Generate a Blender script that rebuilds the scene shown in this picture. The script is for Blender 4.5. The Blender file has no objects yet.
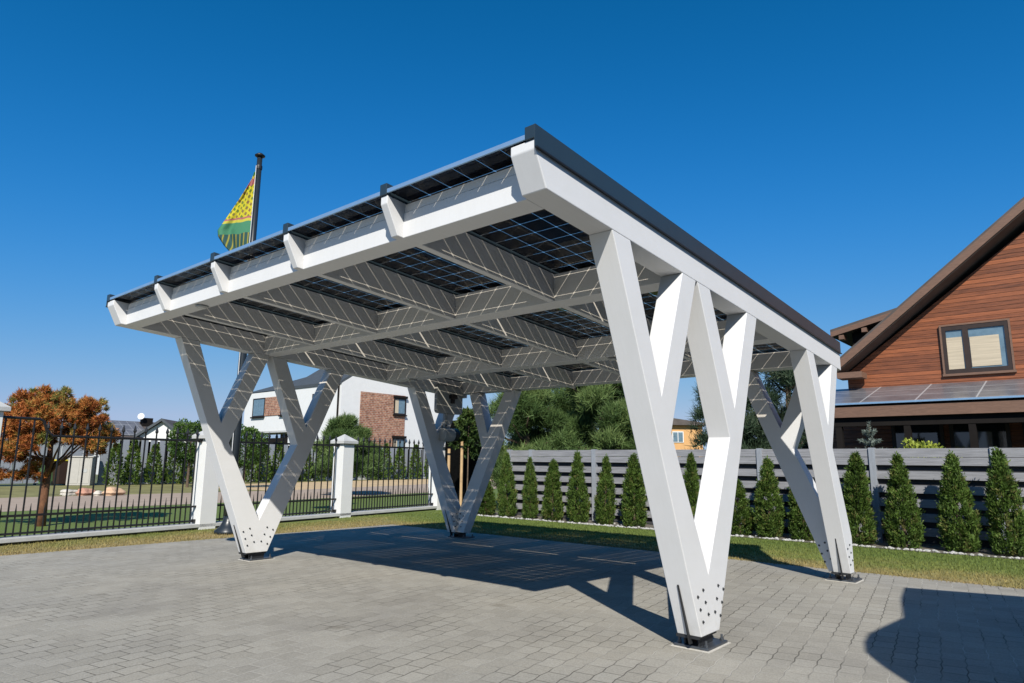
import bpy, bmesh, math, random
import numpy as np
from mathutils import Vector, Matrix, Euler

random.seed(7)
RNG = np.random.default_rng(11)
R = math.radians
scene = bpy.context.scene
COL = scene.collection

# ------------------------------------------------------------------ materials
def new_mat(name):
    m = bpy.data.materials.new(name)
    m.use_nodes = True
    nt = m.node_tree
    b = nt.nodes.get('Principled BSDF')
    return m, nt, b

def N(nt, typ, **kw):
    n = nt.nodes.new(typ)
    for k, v in kw.items():
        if k in n.inputs.keys():
            n.inputs[k].default_value = v
        else:
            setattr(n, k, v)
    return n

def L(nt, a, b):
    nt.links.new(a, b)

def ramp(nt, fac, stops):
    r = nt.nodes.new('ShaderNodeValToRGB')
    els = r.color_ramp.elements
    while len(els) < len(stops):
        els.new(0.5)
    for e, (p, c) in zip(els, stops):
        e.position = p
        e.color = (c[0], c[1], c[2], 1)
    L(nt, fac, r.inputs['Fac'])
    return r

def obj_coord(nt, scale=(1, 1, 1)):
    tc = nt.nodes.new('ShaderNodeTexCoord')
    mp = nt.nodes.new('ShaderNodeMapping')
    mp.inputs['Scale'].default_value = scale
    L(nt, tc.outputs['Object'], mp.inputs['Vector'])
    return mp.outputs['Vector']

def bump(nt, height, b, strength=0.3, dist=0.01):
    bp = nt.nodes.new('ShaderNodeBump')
    bp.inputs['Strength'].default_value = strength
    bp.inputs['Distance'].default_value = dist
    L(nt, height, bp.inputs['Height'])
    L(nt, bp.outputs['Normal'], b.inputs['Normal'])
    return bp

def plain(name, col, rough=0.5, metal=0.0, vary=0.12, scale=6.0, bumpy=0.0, stretch=(1, 1, 1), spec=None):
    m, nt, b = new_mat(name)
    v = obj_coord(nt, stretch)
    n = N(nt, 'ShaderNodeTexNoise', Scale=scale, Detail=6.0, Roughness=0.6)
    L(nt, v, n.inputs['Vector'])
    lo = [max(0, c * (1 - vary)) for c in col]
    hi = [min(1, c * (1 + vary)) for c in col]
    r = ramp(nt, n.outputs['Fac'], [(0.3, lo), (0.7, hi)])
    L(nt, r.outputs['Color'], b.inputs['Base Color'])
    b.inputs['Roughness'].default_value = rough
    b.inputs['Metallic'].default_value = metal
    if spec is not None:
        b.inputs['Specular IOR Level'].default_value = spec
    if bumpy:
        n2 = N(nt, 'ShaderNodeTexNoise', Scale=scale * 8, Detail=4.0)
        L(nt, v, n2.inputs['Vector'])
        bump(nt, n2.outputs['Fac'], b, bumpy, 0.01)
    return m

M = {}
def mat_white():
    m, nt, b = new_mat('white_painted_timber')
    tc = nt.nodes.new('ShaderNodeTexCoord')
    n = N(nt, 'ShaderNodeTexNoise', Scale=1.7, Detail=7.0, Roughness=0.65); L(nt, tc.outputs['Object'], n.inputs['Vector'])
    r = ramp(nt, n.outputs['Fac'], [(0.28, (0.69, 0.69, 0.685)), (0.55, (0.72, 0.72, 0.72)), (0.8, (0.73, 0.73, 0.735))])
    mp = nt.nodes.new('ShaderNodeMapping'); mp.inputs['Scale'].default_value = (60, 3, 9); L(nt, tc.outputs['Object'], mp.inputs['Vector'])
    n2 = N(nt, 'ShaderNodeTexNoise', Scale=1.0, Detail=5.0, Roughness=0.6); L(nt, mp.outputs['Vector'], n2.inputs['Vector'])
    sp = nt.nodes.new('ShaderNodeSeparateXYZ'); L(nt, tc.outputs['Object'], sp.inputs['Vector'])
    dz = N(nt, 'ShaderNodeMapRange'); L(nt, sp.outputs['Z'], dz.inputs['Value'])
    dz.inputs['From Min'].default_value = 0.45; dz.inputs['From Max'].default_value = 0.10
    n3 = N(nt, 'ShaderNodeTexNoise', Scale=9.0, Detail=6.0, Roughness=0.7); L(nt, tc.outputs['Object'], n3.inputs['Vector'])
    r3 = ramp(nt, n3.outputs['Fac'], [(0.42, (0, 0, 0)), (0.72, (1, 1, 1))])
    dm = N(nt, 'ShaderNodeMath', operation='MULTIPLY'); L(nt, dz.outputs[0], dm.inputs[0]); L(nt, r3.outputs['Color'], dm.inputs[1])
    dm2 = N(nt, 'ShaderNodeMath', operation='MULTIPLY'); L(nt, dm.outputs[0], dm2.inputs[0]); dm2.inputs[1].default_value = 0.35
    mx = N(nt, 'ShaderNodeMixRGB', blend_type='MIX'); L(nt, dm2.outputs[0], mx.inputs['Fac']); L(nt, r.outputs['Color'], mx.inputs['Color1']); mx.inputs['Color2'].default_value = (0.36, 0.33, 0.28, 1)
    g = ramp(nt, n2.outputs['Fac'], [(0.35, (0.98, 0.98, 0.978)), (0.6, (1, 1, 1))])
    mx2 = N(nt, 'ShaderNodeMixRGB', blend_type='MULTIPLY', Fac=1.0); L(nt, mx.outputs['Color'], mx2.inputs['Color1']); L(nt, g.outputs['Color'], mx2.inputs['Color2'])
    L(nt, mx2.outputs['Color'], b.inputs['Base Color'])
    b.inputs['Roughness'].default_value = 0.5; b.inputs['Specular IOR Level'].default_value = 0.3
    bump(nt, n2.outputs['Fac'], b, 0.08, 0.004)
    return m
M['white'] = mat_white()
M['anthracite'] = plain('anthracite_sheet_metal', (0.024, 0.041, 0.056), 0.38, vary=0.08, scale=2)
M['steel'] = plain('galvanised_grey_steel', (0.10, 0.11, 0.125), 0.45, metal=0.6, vary=0.2, scale=20)
M['bolt'] = plain('dark_bolt_steel', (0.07, 0.075, 0.08), 0.4, metal=0.7, vary=0.2, scale=30)
M['slot'] = plain('black_knife_plate', (0.02, 0.022, 0.025), 0.5)
M['alu'] = plain('pale_aluminium_edge', (0.33, 0.50, 0.68), 0.2, metal=0.5, vary=0.06)
M['black'] = plain('black_painted_iron', (0.012, 0.012, 0.013), 0.45, vary=0.2)
M['darkwood'] = plain('black_stained_boards', (0.006, 0.006, 0.006), 1.0, vary=0.3, scale=10, spec=0.0)  # no shine, so the added panel by the fence stays black in sun
M['concrete'] = plain('pale_cast_concrete', (0.46, 0.46, 0.45), 0.8, vary=0.10, scale=7, bumpy=0.2)
M['plinthbase'] = plain('dark_plinth_blocks', (0.16, 0.15, 0.14), 0.9, vary=0.3, scale=9, bumpy=0.3)
M['render'] = plain('white_render', (0.70, 0.70, 0.69), 0.8, vary=0.03, scale=3, bumpy=0.1)
M['mortar'] = plain('pale_mortar', (0.55, 0.52, 0.46), 0.9, vary=0.1, scale=20, bumpy=0.3)
M['pole'] = plain('dark_grey_pole', (0.018, 0.024, 0.030), 0.35, vary=0.1)
M['greybox'] = plain('grey_plastic_housing', (0.42, 0.43, 0.42), 0.5, vary=0.04)
M['blackplastic'] = plain('black_plastic', (0.012, 0.012, 0.013), 0.4)
M['stake'] = plain('peeled_pine_stake', (0.50, 0.33, 0.17), 0.8, vary=0.2, scale=8, bumpy=0.2)
M['bark'] = plain('grey_brown_bark', (0.11, 0.075, 0.05), 0.9, vary=0.35, scale=14, bumpy=0.6)
M['redbark'] = plain('reddish_bark', (0.16, 0.07, 0.035), 0.9, vary=0.4, scale=14, bumpy=0.6)
M['roofgrey'] = plain('slate_grey_roofing', (0.055, 0.065, 0.075), 0.7, vary=0.15, scale=3)
M['rooftile'] = plain('brown_grey_roof_tiles', (0.085, 0.07, 0.062), 0.75, vary=0.2, scale=3, bumpy=0.3)
M['trim'] = plain('brown_stained_trim', (0.17, 0.095, 0.062), 0.6, vary=0.2, scale=8, stretch=(1, 8, 8), bumpy=0.15)
M['darktrim'] = plain('dark_brown_frame', (0.022, 0.014, 0.010), 0.45, vary=0.2)
M['frame'] = plain('brown_window_frame', (0.034, 0.020, 0.014), 0.5, vary=0.2)
M['blind'] = plain('cream_roller_blind', (0.52, 0.44, 0.32), 0.8, vary=0.16, scale=9, stretch=(0.15, 1, 5))
M['glasspane'] = plain('dark_window_glass', (0.02, 0.028, 0.035), 0.04, vary=0.1, spec=0.8)
M['paleglass'] = plain('reflective_window_glass', (0.13, 0.20, 0.25), 0.05, vary=0.2, spec=1.0)
M['orange'] = plain('ochre_render', (0.60, 0.34, 0.14), 0.85, vary=0.05)
M['binbrown'] = plain('brown_bin_plastic', (0.035, 0.018, 0.014), 0.5)
M['bingreen'] = plain('green_bin_plastic', (0.09, 0.17, 0.07), 0.5)
M['binyellow'] = plain('yellow_bin_lid', (0.65, 0.55, 0.03), 0.5)
M['cabinet'] = plain('pale_grey_cabinet_paint', (0.42, 0.40, 0.36), 0.6, vary=0.06)
M['fascia'] = plain('dark_fascia', (0.014, 0.012, 0.011), 0.8, spec=0.1)
M['porch'] = plain('pale_grey_render', (0.5, 0.5, 0.48), 0.85, vary=0.05)  # finish of the added shadow-casting building
M['lampglass'] = plain('frosted_lamp_cover', (0.65, 0.65, 0.62), 0.35, vary=0.02)
M['road'] = plain('greyish_pink_road_surface', (0.38, 0.30, 0.235), 0.95, vary=0.10, scale=1.2, bumpy=0.2, spec=0.05)
M['beigeverge'] = plain('dry_beige_ground', (0.52, 0.37, 0.20), 0.95, vary=0.18, scale=1.0, bumpy=0.3)
M['earth'] = plain('distant_meadow', (0.10, 0.115, 0.045), 0.95, vary=0.25, scale=0.08)
M['pebble'] = plain('white_pebbles', (0.44, 0.43, 0.40), 0.85, vary=0.25, scale=25)
M['vegdirt'] = plain('gravel_bed_soil', (0.14, 0.125, 0.10), 0.95, vary=0.4, scale=20, bumpy=0.4)

def mat_boulder(name, col):
    return plain(name, col, 0.9, vary=0.2, scale=3, bumpy=0.5)
M['stoneW'] = mat_boulder('pale_granite', (0.5, 0.46, 0.40))
M['stoneR'] = mat_boulder('reddish_granite', (0.42, 0.22, 0.15))
M['stoneO'] = mat_boulder('sandy_granite', (0.50, 0.33, 0.21))

def mat_cell():
    m, nt, b = new_mat('dark_blue_silicon_cell')
    b.inputs['Base Color'].default_value = (0.006, 0.008, 0.018, 1)
    b.inputs['Roughness'].default_value = 0.35
    b.inputs['Specular IOR Level'].default_value = 0.05
    v = obj_coord(nt)
    n = N(nt, 'ShaderNodeTexNoise', Scale=4.0)
    L(nt, v, n.inputs['Vector'])
    r = ramp(nt, n.outputs['Fac'], [(0.3, (0.004, 0.005, 0.012)), (0.7, (0.009, 0.012, 0.026))])
    L(nt, r.outputs['Color'], b.inputs['Base Color'])
    return m
M['cell'] = mat_cell()

def mat_glass():
    m = bpy.data.materials.new('clear_panel_glass')
    m.use_nodes = True
    nt = m.node_tree
    nt.nodes.clear()
    o = nt.nodes.new('ShaderNodeOutputMaterial')
    t = N(nt, 'ShaderNodeBsdfTransparent')
    t.inputs['Color'].default_value = (0.94, 0.90, 0.84, 1)
    g = N(nt, 'ShaderNodeBsdfGlossy', Roughness=0.02)
    f = N(nt, 'ShaderNodeFresnel', IOR=1.27)
    ge = nt.nodes.new('ShaderNodeNewGeometry')          # the inner side of the sheet does not mirror
    fr = N(nt, 'ShaderNodeMath', operation='SUBTRACT'); fr.inputs[0].default_value = 1.0; L(nt, ge.outputs['Backfacing'], fr.inputs[1])
    ff = N(nt, 'ShaderNodeMath', operation='MULTIPLY'); L(nt, f.outputs['Fac'], ff.inputs[0]); L(nt, fr.outputs[0], ff.inputs[1])
    mx = nt.nodes.new('ShaderNodeMixShader')
    L(nt, ff.outputs[0], mx.inputs['Fac'])
    L(nt, t.outputs['BSDF'], mx.inputs[1])
    L(nt, g.outputs['BSDF'], mx.inputs[2])
    L(nt, mx.outputs['Shader'], o.inputs['Surface'])
    return m
M['glass'] = mat_glass()
def mat_dusty():
    m = M['glass'].copy(); m.name = 'dusty_panel_glass'
    nt = m.node_tree
    o = [n for n in nt.nodes if n.type == 'OUTPUT_MATERIAL'][0]
    src = o.inputs['Surface'].links[0].from_socket
    t = nt.nodes.new('ShaderNodeBsdfTranslucent'); t.inputs['Color'].default_value = (0.9, 0.9, 0.9, 1)
    mx = nt.nodes.new('ShaderNodeMixShader'); mx.inputs['Fac'].default_value = 0.07
    nt.links.new(src, mx.inputs[1]); nt.links.new(t.outputs['BSDF'], mx.inputs[2]); nt.links.new(mx.outputs['Shader'], o.inputs['Surface'])
    return m
M['dusty'] = mat_dusty()

def mat_paving():
    m, nt, b = new_mat('grey_interlocking_pavers')
    tc = nt.nodes.new('ShaderNodeTexCoord')
    rot = nt.nodes.new('ShaderNodeMapping'); rot.inputs['Rotation'].default_value = (0, 0, R(-9.2))   # the bond runs askew to the carport
    L(nt, tc.outputs['Object'], rot.inputs['Vector'])
    sp = nt.nodes.new('ShaderNodeSeparateXYZ')
    L(nt, rot.outputs['Vector'], sp.inputs['Vector'])
    s1 = N(nt, 'ShaderNodeMath', operation='MULTIPLY'); L(nt, sp.outputs['Y'], s1.inputs[0]); s1.inputs[1].default_value = 1 / 0.185
    s2 = N(nt, 'ShaderNodeMath', operation='PINGPONG'); L(nt, s1.outputs[0], s2.inputs[0]); s2.inputs[1].default_value = 0.5
    s3 = N(nt, 'ShaderNodeMath', operation='MULTIPLY'); L(nt, s2.outputs[0], s3.inputs[0]); s3.inputs[1].default_value = 0.024
    wn = N(nt, 'ShaderNodeTexNoise', Scale=1.1, Detail=3.0)
    L(nt, tc.outputs['Object'], wn.inputs['Vector'])
    s5 = N(nt, 'ShaderNodeMath', operation='MULTIPLY'); L(nt, wn.outputs['Fac'], s5.inputs[0]); s5.inputs[1].default_value = 0.03
    s4 = N(nt, 'ShaderNodeMath', operation='ADD'); L(nt, sp.outputs['X'], s4.inputs[0]); L(nt, s3.outputs[0], s4.inputs[1])
    s6 = N(nt, 'ShaderNodeMath', operation='ADD'); L(nt, s4.outputs[0], s6.inputs[0]); L(nt, s5.outputs[0], s6.inputs[1])
    cb = nt.nodes.new('ShaderNodeCombineXYZ')
    L(nt, sp.outputs['Y'], cb.inputs['X']); L(nt, s6.outputs[0], cb.inputs['Y'])
    br = N(nt, 'ShaderNodeTexBrick')
    br.offset = 0.5
    br.inputs['Scale'].default_value = 1.0
    br.inputs['Brick Width'].default_value = 0.185
    br.inputs['Row Height'].default_value = 0.142
    br.inputs['Mortar Size'].default_value = 0.0048
    br.inputs['Mortar Smooth'].default_value = 0.4
    br.inputs['Bias'].default_value = 0.0
    br.inputs['Color1'].default_value = (0.318, 0.298, 0.257, 1)
    br.inputs['Color2'].default_value = (0.365, 0.344, 0.300, 1)
    br.inputs['Mortar'].default_value = (0.15, 0.14, 0.12, 1)
    L(nt, cb.outputs['Vector'], br.inputs['Vector'])
    # soft stains and grain
    n1 = N(nt, 'ShaderNodeTexNoise', Scale=0.55, Detail=5.0, Roughness=0.6)
    L(nt, tc.outputs['Object'], n1.inputs['Vector'])
    r1 = ramp(nt, n1.outputs['Fac'], [(0.28, (0.76, 0.76, 0.77)), (0.5, (0.97, 0.97, 0.96)), (0.74, (1.10, 1.08, 1.04))])
    mx = N(nt, 'ShaderNodeMixRGB', blend_type='MULTIPLY', Fac=1.0)
    L(nt, br.outputs['Color'], mx.inputs['Color1']); L(nt, r1.outputs['Color'], mx.inputs['Color2'])
    n2 = N(nt, 'ShaderNodeTexNoise', Scale=90.0, Detail=3.0, Roughness=0.7)
    L(nt, tc.outputs['Object'], n2.inputs['Vector'])
    r2 = ramp(nt, n2.outputs['Fac'], [(0.3, (0.80, 0.80, 0.80)), (0.7, (1.15, 1.15, 1.15))])
    mx2 = N(nt, 'ShaderNodeMixRGB', blend_type='MULTIPLY', Fac=1.0)
    L(nt, mx.outputs['Color'], mx2.inputs['Color1']); L(nt, r2.outputs['Color'], mx2.inputs['Color2'])
    # pale sand caught in some joints
    n3 = N(nt, 'ShaderNodeTexNoise', Scale=1.3, Detail=3.0)
    L(nt, tc.outputs['Object'], n3.inputs['Vector'])
    r3 = ramp(nt, n3.outputs['Fac'], [(0.44, (0, 0, 0)), (0.60, (1, 1, 1))])
    jm = N(nt, 'ShaderNodeMath', operation='MULTIPLY'); L(nt, br.outputs['Fac'], jm.inputs[0]); L(nt, r3.outputs['Color'], jm.inputs[1])
    jm2 = N(nt, 'ShaderNodeMath', operation='MULTIPLY'); L(nt, jm.outputs[0], jm2.inputs[0]); jm2.inputs[1].default_value = 0.8
    mx3 = N(nt, 'ShaderNodeMixRGB', blend_type='MIX')
    L(nt, jm2.outputs[0], mx3.inputs['Fac']); L(nt, mx2.outputs['Color'], mx3.inputs['Color1'])
    mx3.inputs['Color2'].default_value = (0.50, 0.47, 0.41, 1)
    vo = N(nt, 'ShaderNodeTexVoronoi', Scale=0.85); L(nt, tc.outputs['Object'], vo.inputs['Vector'])
    nsp = N(nt, 'ShaderNodeTexNoise', Scale=7.0, Detail=4.0); L(nt, tc.outputs['Object'], nsp.inputs['Vector'])
    va = N(nt, 'ShaderNodeMath', operation='MULTIPLY_ADD'); L(nt, nsp.outputs['Fac'], va.inputs[0]); va.inputs[1].default_value = 0.16; L(nt, vo.outputs['Distance'], va.inputs[2])
    vr = ramp(nt, va.outputs[0], [(0.10, (0.62, 0.60, 0.57)), (0.17, (1, 1, 1))])
    mx4 = N(nt, 'ShaderNodeMixRGB', blend_type='MULTIPLY', Fac=1.0)
    L(nt, mx3.outputs['Color'], mx4.inputs['Color1']); L(nt, vr.outputs['Color'], mx4.inputs['Color2'])
    L(nt, mx4.outputs['Color'], b.inputs['Base Color'])
    b.inputs['Roughness'].default_value = 0.9
    b.inputs['Specular IOR Level'].default_value = 0.12
    inv = N(nt, 'ShaderNodeMath', operation='SUBTRACT'); inv.inputs[0].default_value = 1.0; L(nt, br.outputs['Fac'], inv.inputs[1])
    ad = N(nt, 'ShaderNodeMath', operation='MULTIPLY_ADD'); L(nt, n2.outputs['Fac'], ad.inputs[0]); ad.inputs[1].default_value = 0.25; L(nt, inv.outputs[0], ad.inputs[2])
    bump(nt, ad.outputs[0], b, 0.6, 0.006)
    return m
M['paving'] = mat_paving()

def mat_lawn(name, blades=False):
    m, nt, b = new_mat(name)
    tc = nt.nodes.new('ShaderNodeTexCoord')
    n = N(nt, 'ShaderNodeTexNoise', Scale=0.7, Detail=5.0, Roughness=0.65)
    L(nt, tc.outputs['Object'], n.inputs['Vector'])
    # dry by the paving edge (y 4.6 at the back, x -9.1 at the left), green further in
    sp = nt.nodes.new('ShaderNodeSeparateXYZ'); L(nt, tc.outputs['Object'], sp.inputs['Vector'])
    a1 = N(nt, 'ShaderNodeMapRange'); L(nt, sp.outputs['Y'], a1.inputs['Value'])
    a1.inputs['From Min'].default_value = 4.5; a1.inputs['From Max'].default_value = 6.9
    a2 = N(nt, 'ShaderNodeMapRange'); L(nt, sp.outputs['X'], a2.inputs['Value'])
    a2.inputs['From Min'].default_value = -9.4; a2.inputs['From Max'].default_value = -12.2
    mxm = N(nt, 'ShaderNodeMath', operation='MAXIMUM'); L(nt, a1.outputs[0], mxm.inputs[0]); L(nt, a2.outputs[0], mxm.inputs[1])
    f = N(nt, 'ShaderNodeMath', operation='MULTIPLY_ADD'); L(nt, n.outputs['Fac'], f.inputs[0]); f.inputs[1].default_value = 1.1
    s = N(nt, 'ShaderNodeMath', operation='MULTIPLY_ADD'); L(nt, mxm.outputs[0], s.inputs[0]); s.inputs[1].default_value = 0.80; s.inputs[2].default_value = -0.42
    L(nt, s.outputs[0], f.inputs[2])
    r = ramp(nt, f.outputs[0], [(0.05, (0.30, 0.235, 0.115)), (0.30, (0.235, 0.205, 0.08)), (0.55, (0.155, 0.18, 0.05)), (0.85, (0.115, 0.155, 0.038))])
    if blades:
        at = N(nt, 'ShaderNodeAttribute'); at.attribute_name = 'rnd'
        r2 = ramp(nt, at.outputs['Fac'], [(0.0, (0.55, 0.55, 0.5)), (1.0, (1.35, 1.3, 1.2))])
    else:
        n2 = N(nt, 'ShaderNodeTexNoise', Scale=60.0, Detail=4.0)
        L(nt, tc.outputs['Object'], n2.inputs['Vector'])
        r2 = ramp(nt, n2.outputs['Fac'], [(0.3, (0.8, 0.8, 0.8)), (0.7, (1.35, 1.35, 1.35))])
        bump(nt, n2.outputs['Fac'], b, 0.3, 0.01)
    mx = N(nt, 'ShaderNodeMixRGB', blend_type='MULTIPLY', Fac=1.0)
    L(nt, r.outputs['Color'], mx.inputs['Color1']); L(nt, r2.outputs['Color'], mx.inputs['Color2'])
    L(nt, mx.outputs['Color'], b.inputs['Base Color'])
    b.inputs['Roughness'].default_value = 0.8
    b.inputs['Specular IOR Level'].default_value = 0.2
    return m
M['lawn'] = mat_lawn('lawn_soil_and_grass')
M['verge'] = plain('dry_verge_grass', (0.21, 0.195, 0.085), 0.95, vary=0.3, scale=0.8, bumpy=0.2, spec=0.1)
M['blades'] = mat_lawn('lawn_blades', True)

def mat_leaf(name, stops, rough=0.6, trans=0.25):
    m = bpy.data.materials.new(name)
    m.use_nodes = True
    nt = m.node_tree
    b = nt.nodes.get('Principled BSDF')
    o = nt.nodes.get('Material Output')
    at = N(nt, 'ShaderNodeAttribute'); at.attribute_name = 'rnd'
    r = ramp(nt, at.outputs['Fac'], stops)
    L(nt, r.outputs['Color'], b.inputs['Base Color'])
    b.inputs['Roughness'].default_value = rough
    b.inputs['Specular IOR Level'].default_value = 0.25
    t = nt.nodes.new('ShaderNodeBsdfTranslucent')
    L(nt, r.outputs['Color'], t.inputs['Color'])
    mx = nt.nodes.new('ShaderNodeMixShader')
    mx.inputs['Fac'].default_value = trans
    L(nt, b.outputs['BSDF'], mx.inputs[1]); L(nt, t.outputs['BSDF'], mx.inputs[2])
    L(nt, mx.outputs['Shader'], o.inputs['Surface'])
    return m
M['thuja'] = mat_leaf('thuja_sprays', [(0, (0.026, 0.048, 0.010)), (0.45, (0.077, 0.137, 0.023)), (0.85, (0.125, 0.19, 0.037)), (1, (0.18, 0.17, 0.055))])
M['pine'] = mat_leaf('pine_needles', [(0, (0.035, 0.068, 0.018)), (0.5, (0.10, 0.165, 0.048)), (1, (0.20, 0.27, 0.09))])
M['bluepine'] = mat_leaf('blue_green_needles', [(0, (0.02, 0.04, 0.022)), (0.5, (0.06, 0.10, 0.055)), (1, (0.14, 0.18, 0.11))])
M['rust'] = mat_leaf('rusty_needles', [(0, (0.13, 0.038, 0.013)), (0.35, (0.46, 0.14, 0.035)), (0.62, (0.58, 0.25, 0.065)), (0.80, (0.36, 0.28, 0.07)), (1, (0.15, 0.18, 0.045))])
M['bush'] = mat_leaf('bright_green_leaves', [(0, (0.025, 0.06, 0.012)), (0.6, (0.06, 0.12, 0.022)), (1, (0.12, 0.19, 0.04))])
M['yellowbush'] = mat_leaf('yellow_green_leaves', [(0, (0.12, 0.18, 0.02)), (1, (0.40, 0.45, 0.07))])
M['sapling'] = mat_leaf('dark_sapling_leaves', [(0, (0.02, 0.045, 0.012)), (0.7, (0.06, 0.10, 0.022)), (1, (0.15, 0.18, 0.05))])
M['spruce'] = mat_leaf('silver_spruce_needles', [(0, (0.13, 0.17, 0.14)), (1, (0.33, 0.38, 0.33))])
M['farwood'] = mat_leaf('far_wood_leaves', [(0, (0.03, 0.05, 0.02)), (1, (0.08, 0.12, 0.04))])

def mat_boards(name, base, dark, pitch=0.14, axis='Z'):
    m, nt, b = new_mat(name)
    tc = nt.nodes.new('ShaderNodeTexCoord')
    sp = nt.nodes.new('ShaderNodeSeparateXYZ'); L(nt, tc.outputs['Object'], sp.inputs['Vector'])
    d = N(nt, 'ShaderNodeMath', operation='DIVIDE'); L(nt, sp.outputs[axis], d.inputs[0]); d.inputs[1].default_value = pitch
    fr = N(nt, 'ShaderNodeMath', operation='FRACT'); L(nt, d.outputs[0], fr.inputs[0])
    fl = N(nt, 'ShaderNodeMath', operation='FLOOR'); L(nt, d.outputs[0], fl.inputs[0])
    wn = N(nt, 'ShaderNodeTexWhiteNoise', noise_dimensions='1D'); L(nt, fl.outputs[0], wn.inputs['W'])
    mp = nt.nodes.new('ShaderNodeMapping')
    mp.inputs['Scale'].default_value = (1.2, 14, 14) if axis == 'Z' else (14, 14, 1.2)
    L(nt, tc.outputs['Object'], mp.inputs['Vector'])
    n = N(nt, 'ShaderNodeTexNoise', Scale=2.2, Detail=6.0, Roughness=0.65); L(nt, mp.outputs['Vector'], n.inputs['Vector'])
    mixf = N(nt, 'ShaderNodeMath', operation='MULTIPLY_ADD'); L(nt, wn.outputs['Value'], mixf.inputs[0]); mixf.inputs[1].default_value = 0.35; L(nt, n.outputs['Fac'], mixf.inputs[2])
    r = ramp(nt, mixf.outputs[0], [(0.35, dark), (0.9, base)])
    # groove at every board edge
    g = ramp(nt, fr.outputs[0], [(0.0, (0.25, 0.25, 0.25)), (0.10, (1, 1, 1))])
    mx = N(nt, 'ShaderNodeMixRGB', blend_type='MULTIPLY', Fac=1.0)
    L(nt, r.outputs['Color'], mx.inputs['Color1']); L(nt, g.outputs['Color'], mx.inputs['Color2'])
    L(nt, mx.outputs['Color'], b.inputs['Base Color'])
    b.inputs['Roughness'].default_value = 0.55
    hs = N(nt, 'ShaderNodeMath', operation='MULTIPLY_ADD'); L(nt, n.outputs['Fac'], hs.inputs[0]); hs.inputs[1].default_value = 0.2; L(nt, g.outputs['Color'], hs.inputs[2])
    bump(nt, hs.outputs[0], b, 0.7, 0.02)
    return m
M['boards'] = mat_boards('red_brown_timber_cladding', (0.35, 0.110, 0.041), (0.085, 0.028, 0.013), 0.086)
M['fenceboard'] = plain('grey_stained_fence_board', (0.25, 0.25, 0.262), 0.7, vary=0.28, scale=4, stretch=(0.6, 10, 10), bumpy=0.25)
M['rearboard'] = plain('dark_rear_fence_board', (0.045, 0.045, 0.05), 0.8, vary=0.25, scale=4, stretch=(0.6, 10, 10))  # same boards coloured near black, for the shade in the gaps
M['fencepost'] = plain('blue_grey_fence_post', (0.27, 0.29, 0.32), 0.7, vary=0.12, scale=6, stretch=(8, 8, 1), bumpy=0.2)
M['slatdark'] = mat_boards('grey_vertical_slats', (0.16, 0.165, 0.18), (0.05, 0.052, 0.06), 0.55, 'Y')

def mat_brick():
    m, nt, b = new_mat('reclaimed_red_brick')
    tc = nt.nodes.new('ShaderNodeTexCoord')
    sp = nt.nodes.new('ShaderNodeSeparateXYZ'); L(nt, tc.outputs['Object'], sp.inputs['Vector'])
    ad = N(nt, 'ShaderNodeMath', operation='ADD'); L(nt, sp.outputs['X'], ad.inputs[0]); L(nt, sp.outputs['Y'], ad.inputs[1])
    cb = nt.nodes.new('ShaderNodeCombineXYZ'); L(nt, ad.outputs[0], cb.inputs['X']); L(nt, sp.outputs['Z'], cb.inputs['Y'])
    br = N(nt, 'ShaderNodeTexBrick')
    br.inputs['Scale'].default_value = 1.0
    br.inputs['Brick Width'].default_value = 0.27
    br.inputs['Row Height'].default_value = 0.12
    br.inputs['Mortar Size'].default_value = 0.016
    br.inputs['Bias'].default_value = -0.1
    br.inputs['Color1'].default_value = (0.27, 0.095, 0.055, 1)
    br.inputs['Color2'].default_value = (0.42, 0.205, 0.12, 1)
    br.inputs['Mortar'].default_value = (0.38, 0.30, 0.24, 1)
    L(nt, cb.outputs['Vector'], br.inputs['Vector'])
    n = N(nt, 'ShaderNodeTexNoise', Scale=5.0, Detail=4.0); L(nt, tc.outputs['Object'], n.inputs['Vector'])
    r = ramp(nt, n.outputs['Fac'], [(0.3, (0.6, 0.6, 0.6)), (0.7, (1.25, 1.25, 1.25))])
    mx = N(nt, 'ShaderNodeMixRGB', blend_type='MULTIPLY', Fac=1.0)
    L(nt, br.outputs['Color'], mx.inputs['Color1']); L(nt, r.outputs['Color'], mx.inputs['Color2'])
    L(nt, mx.outputs['Color'], b.inputs['Base Color'])
    b.inputs['Roughness'].default_value = 0.9
    bump(nt, br.outputs['Fac'], b, -0.5, 0.01)
    return m
M['brick'] = mat_brick()

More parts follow.
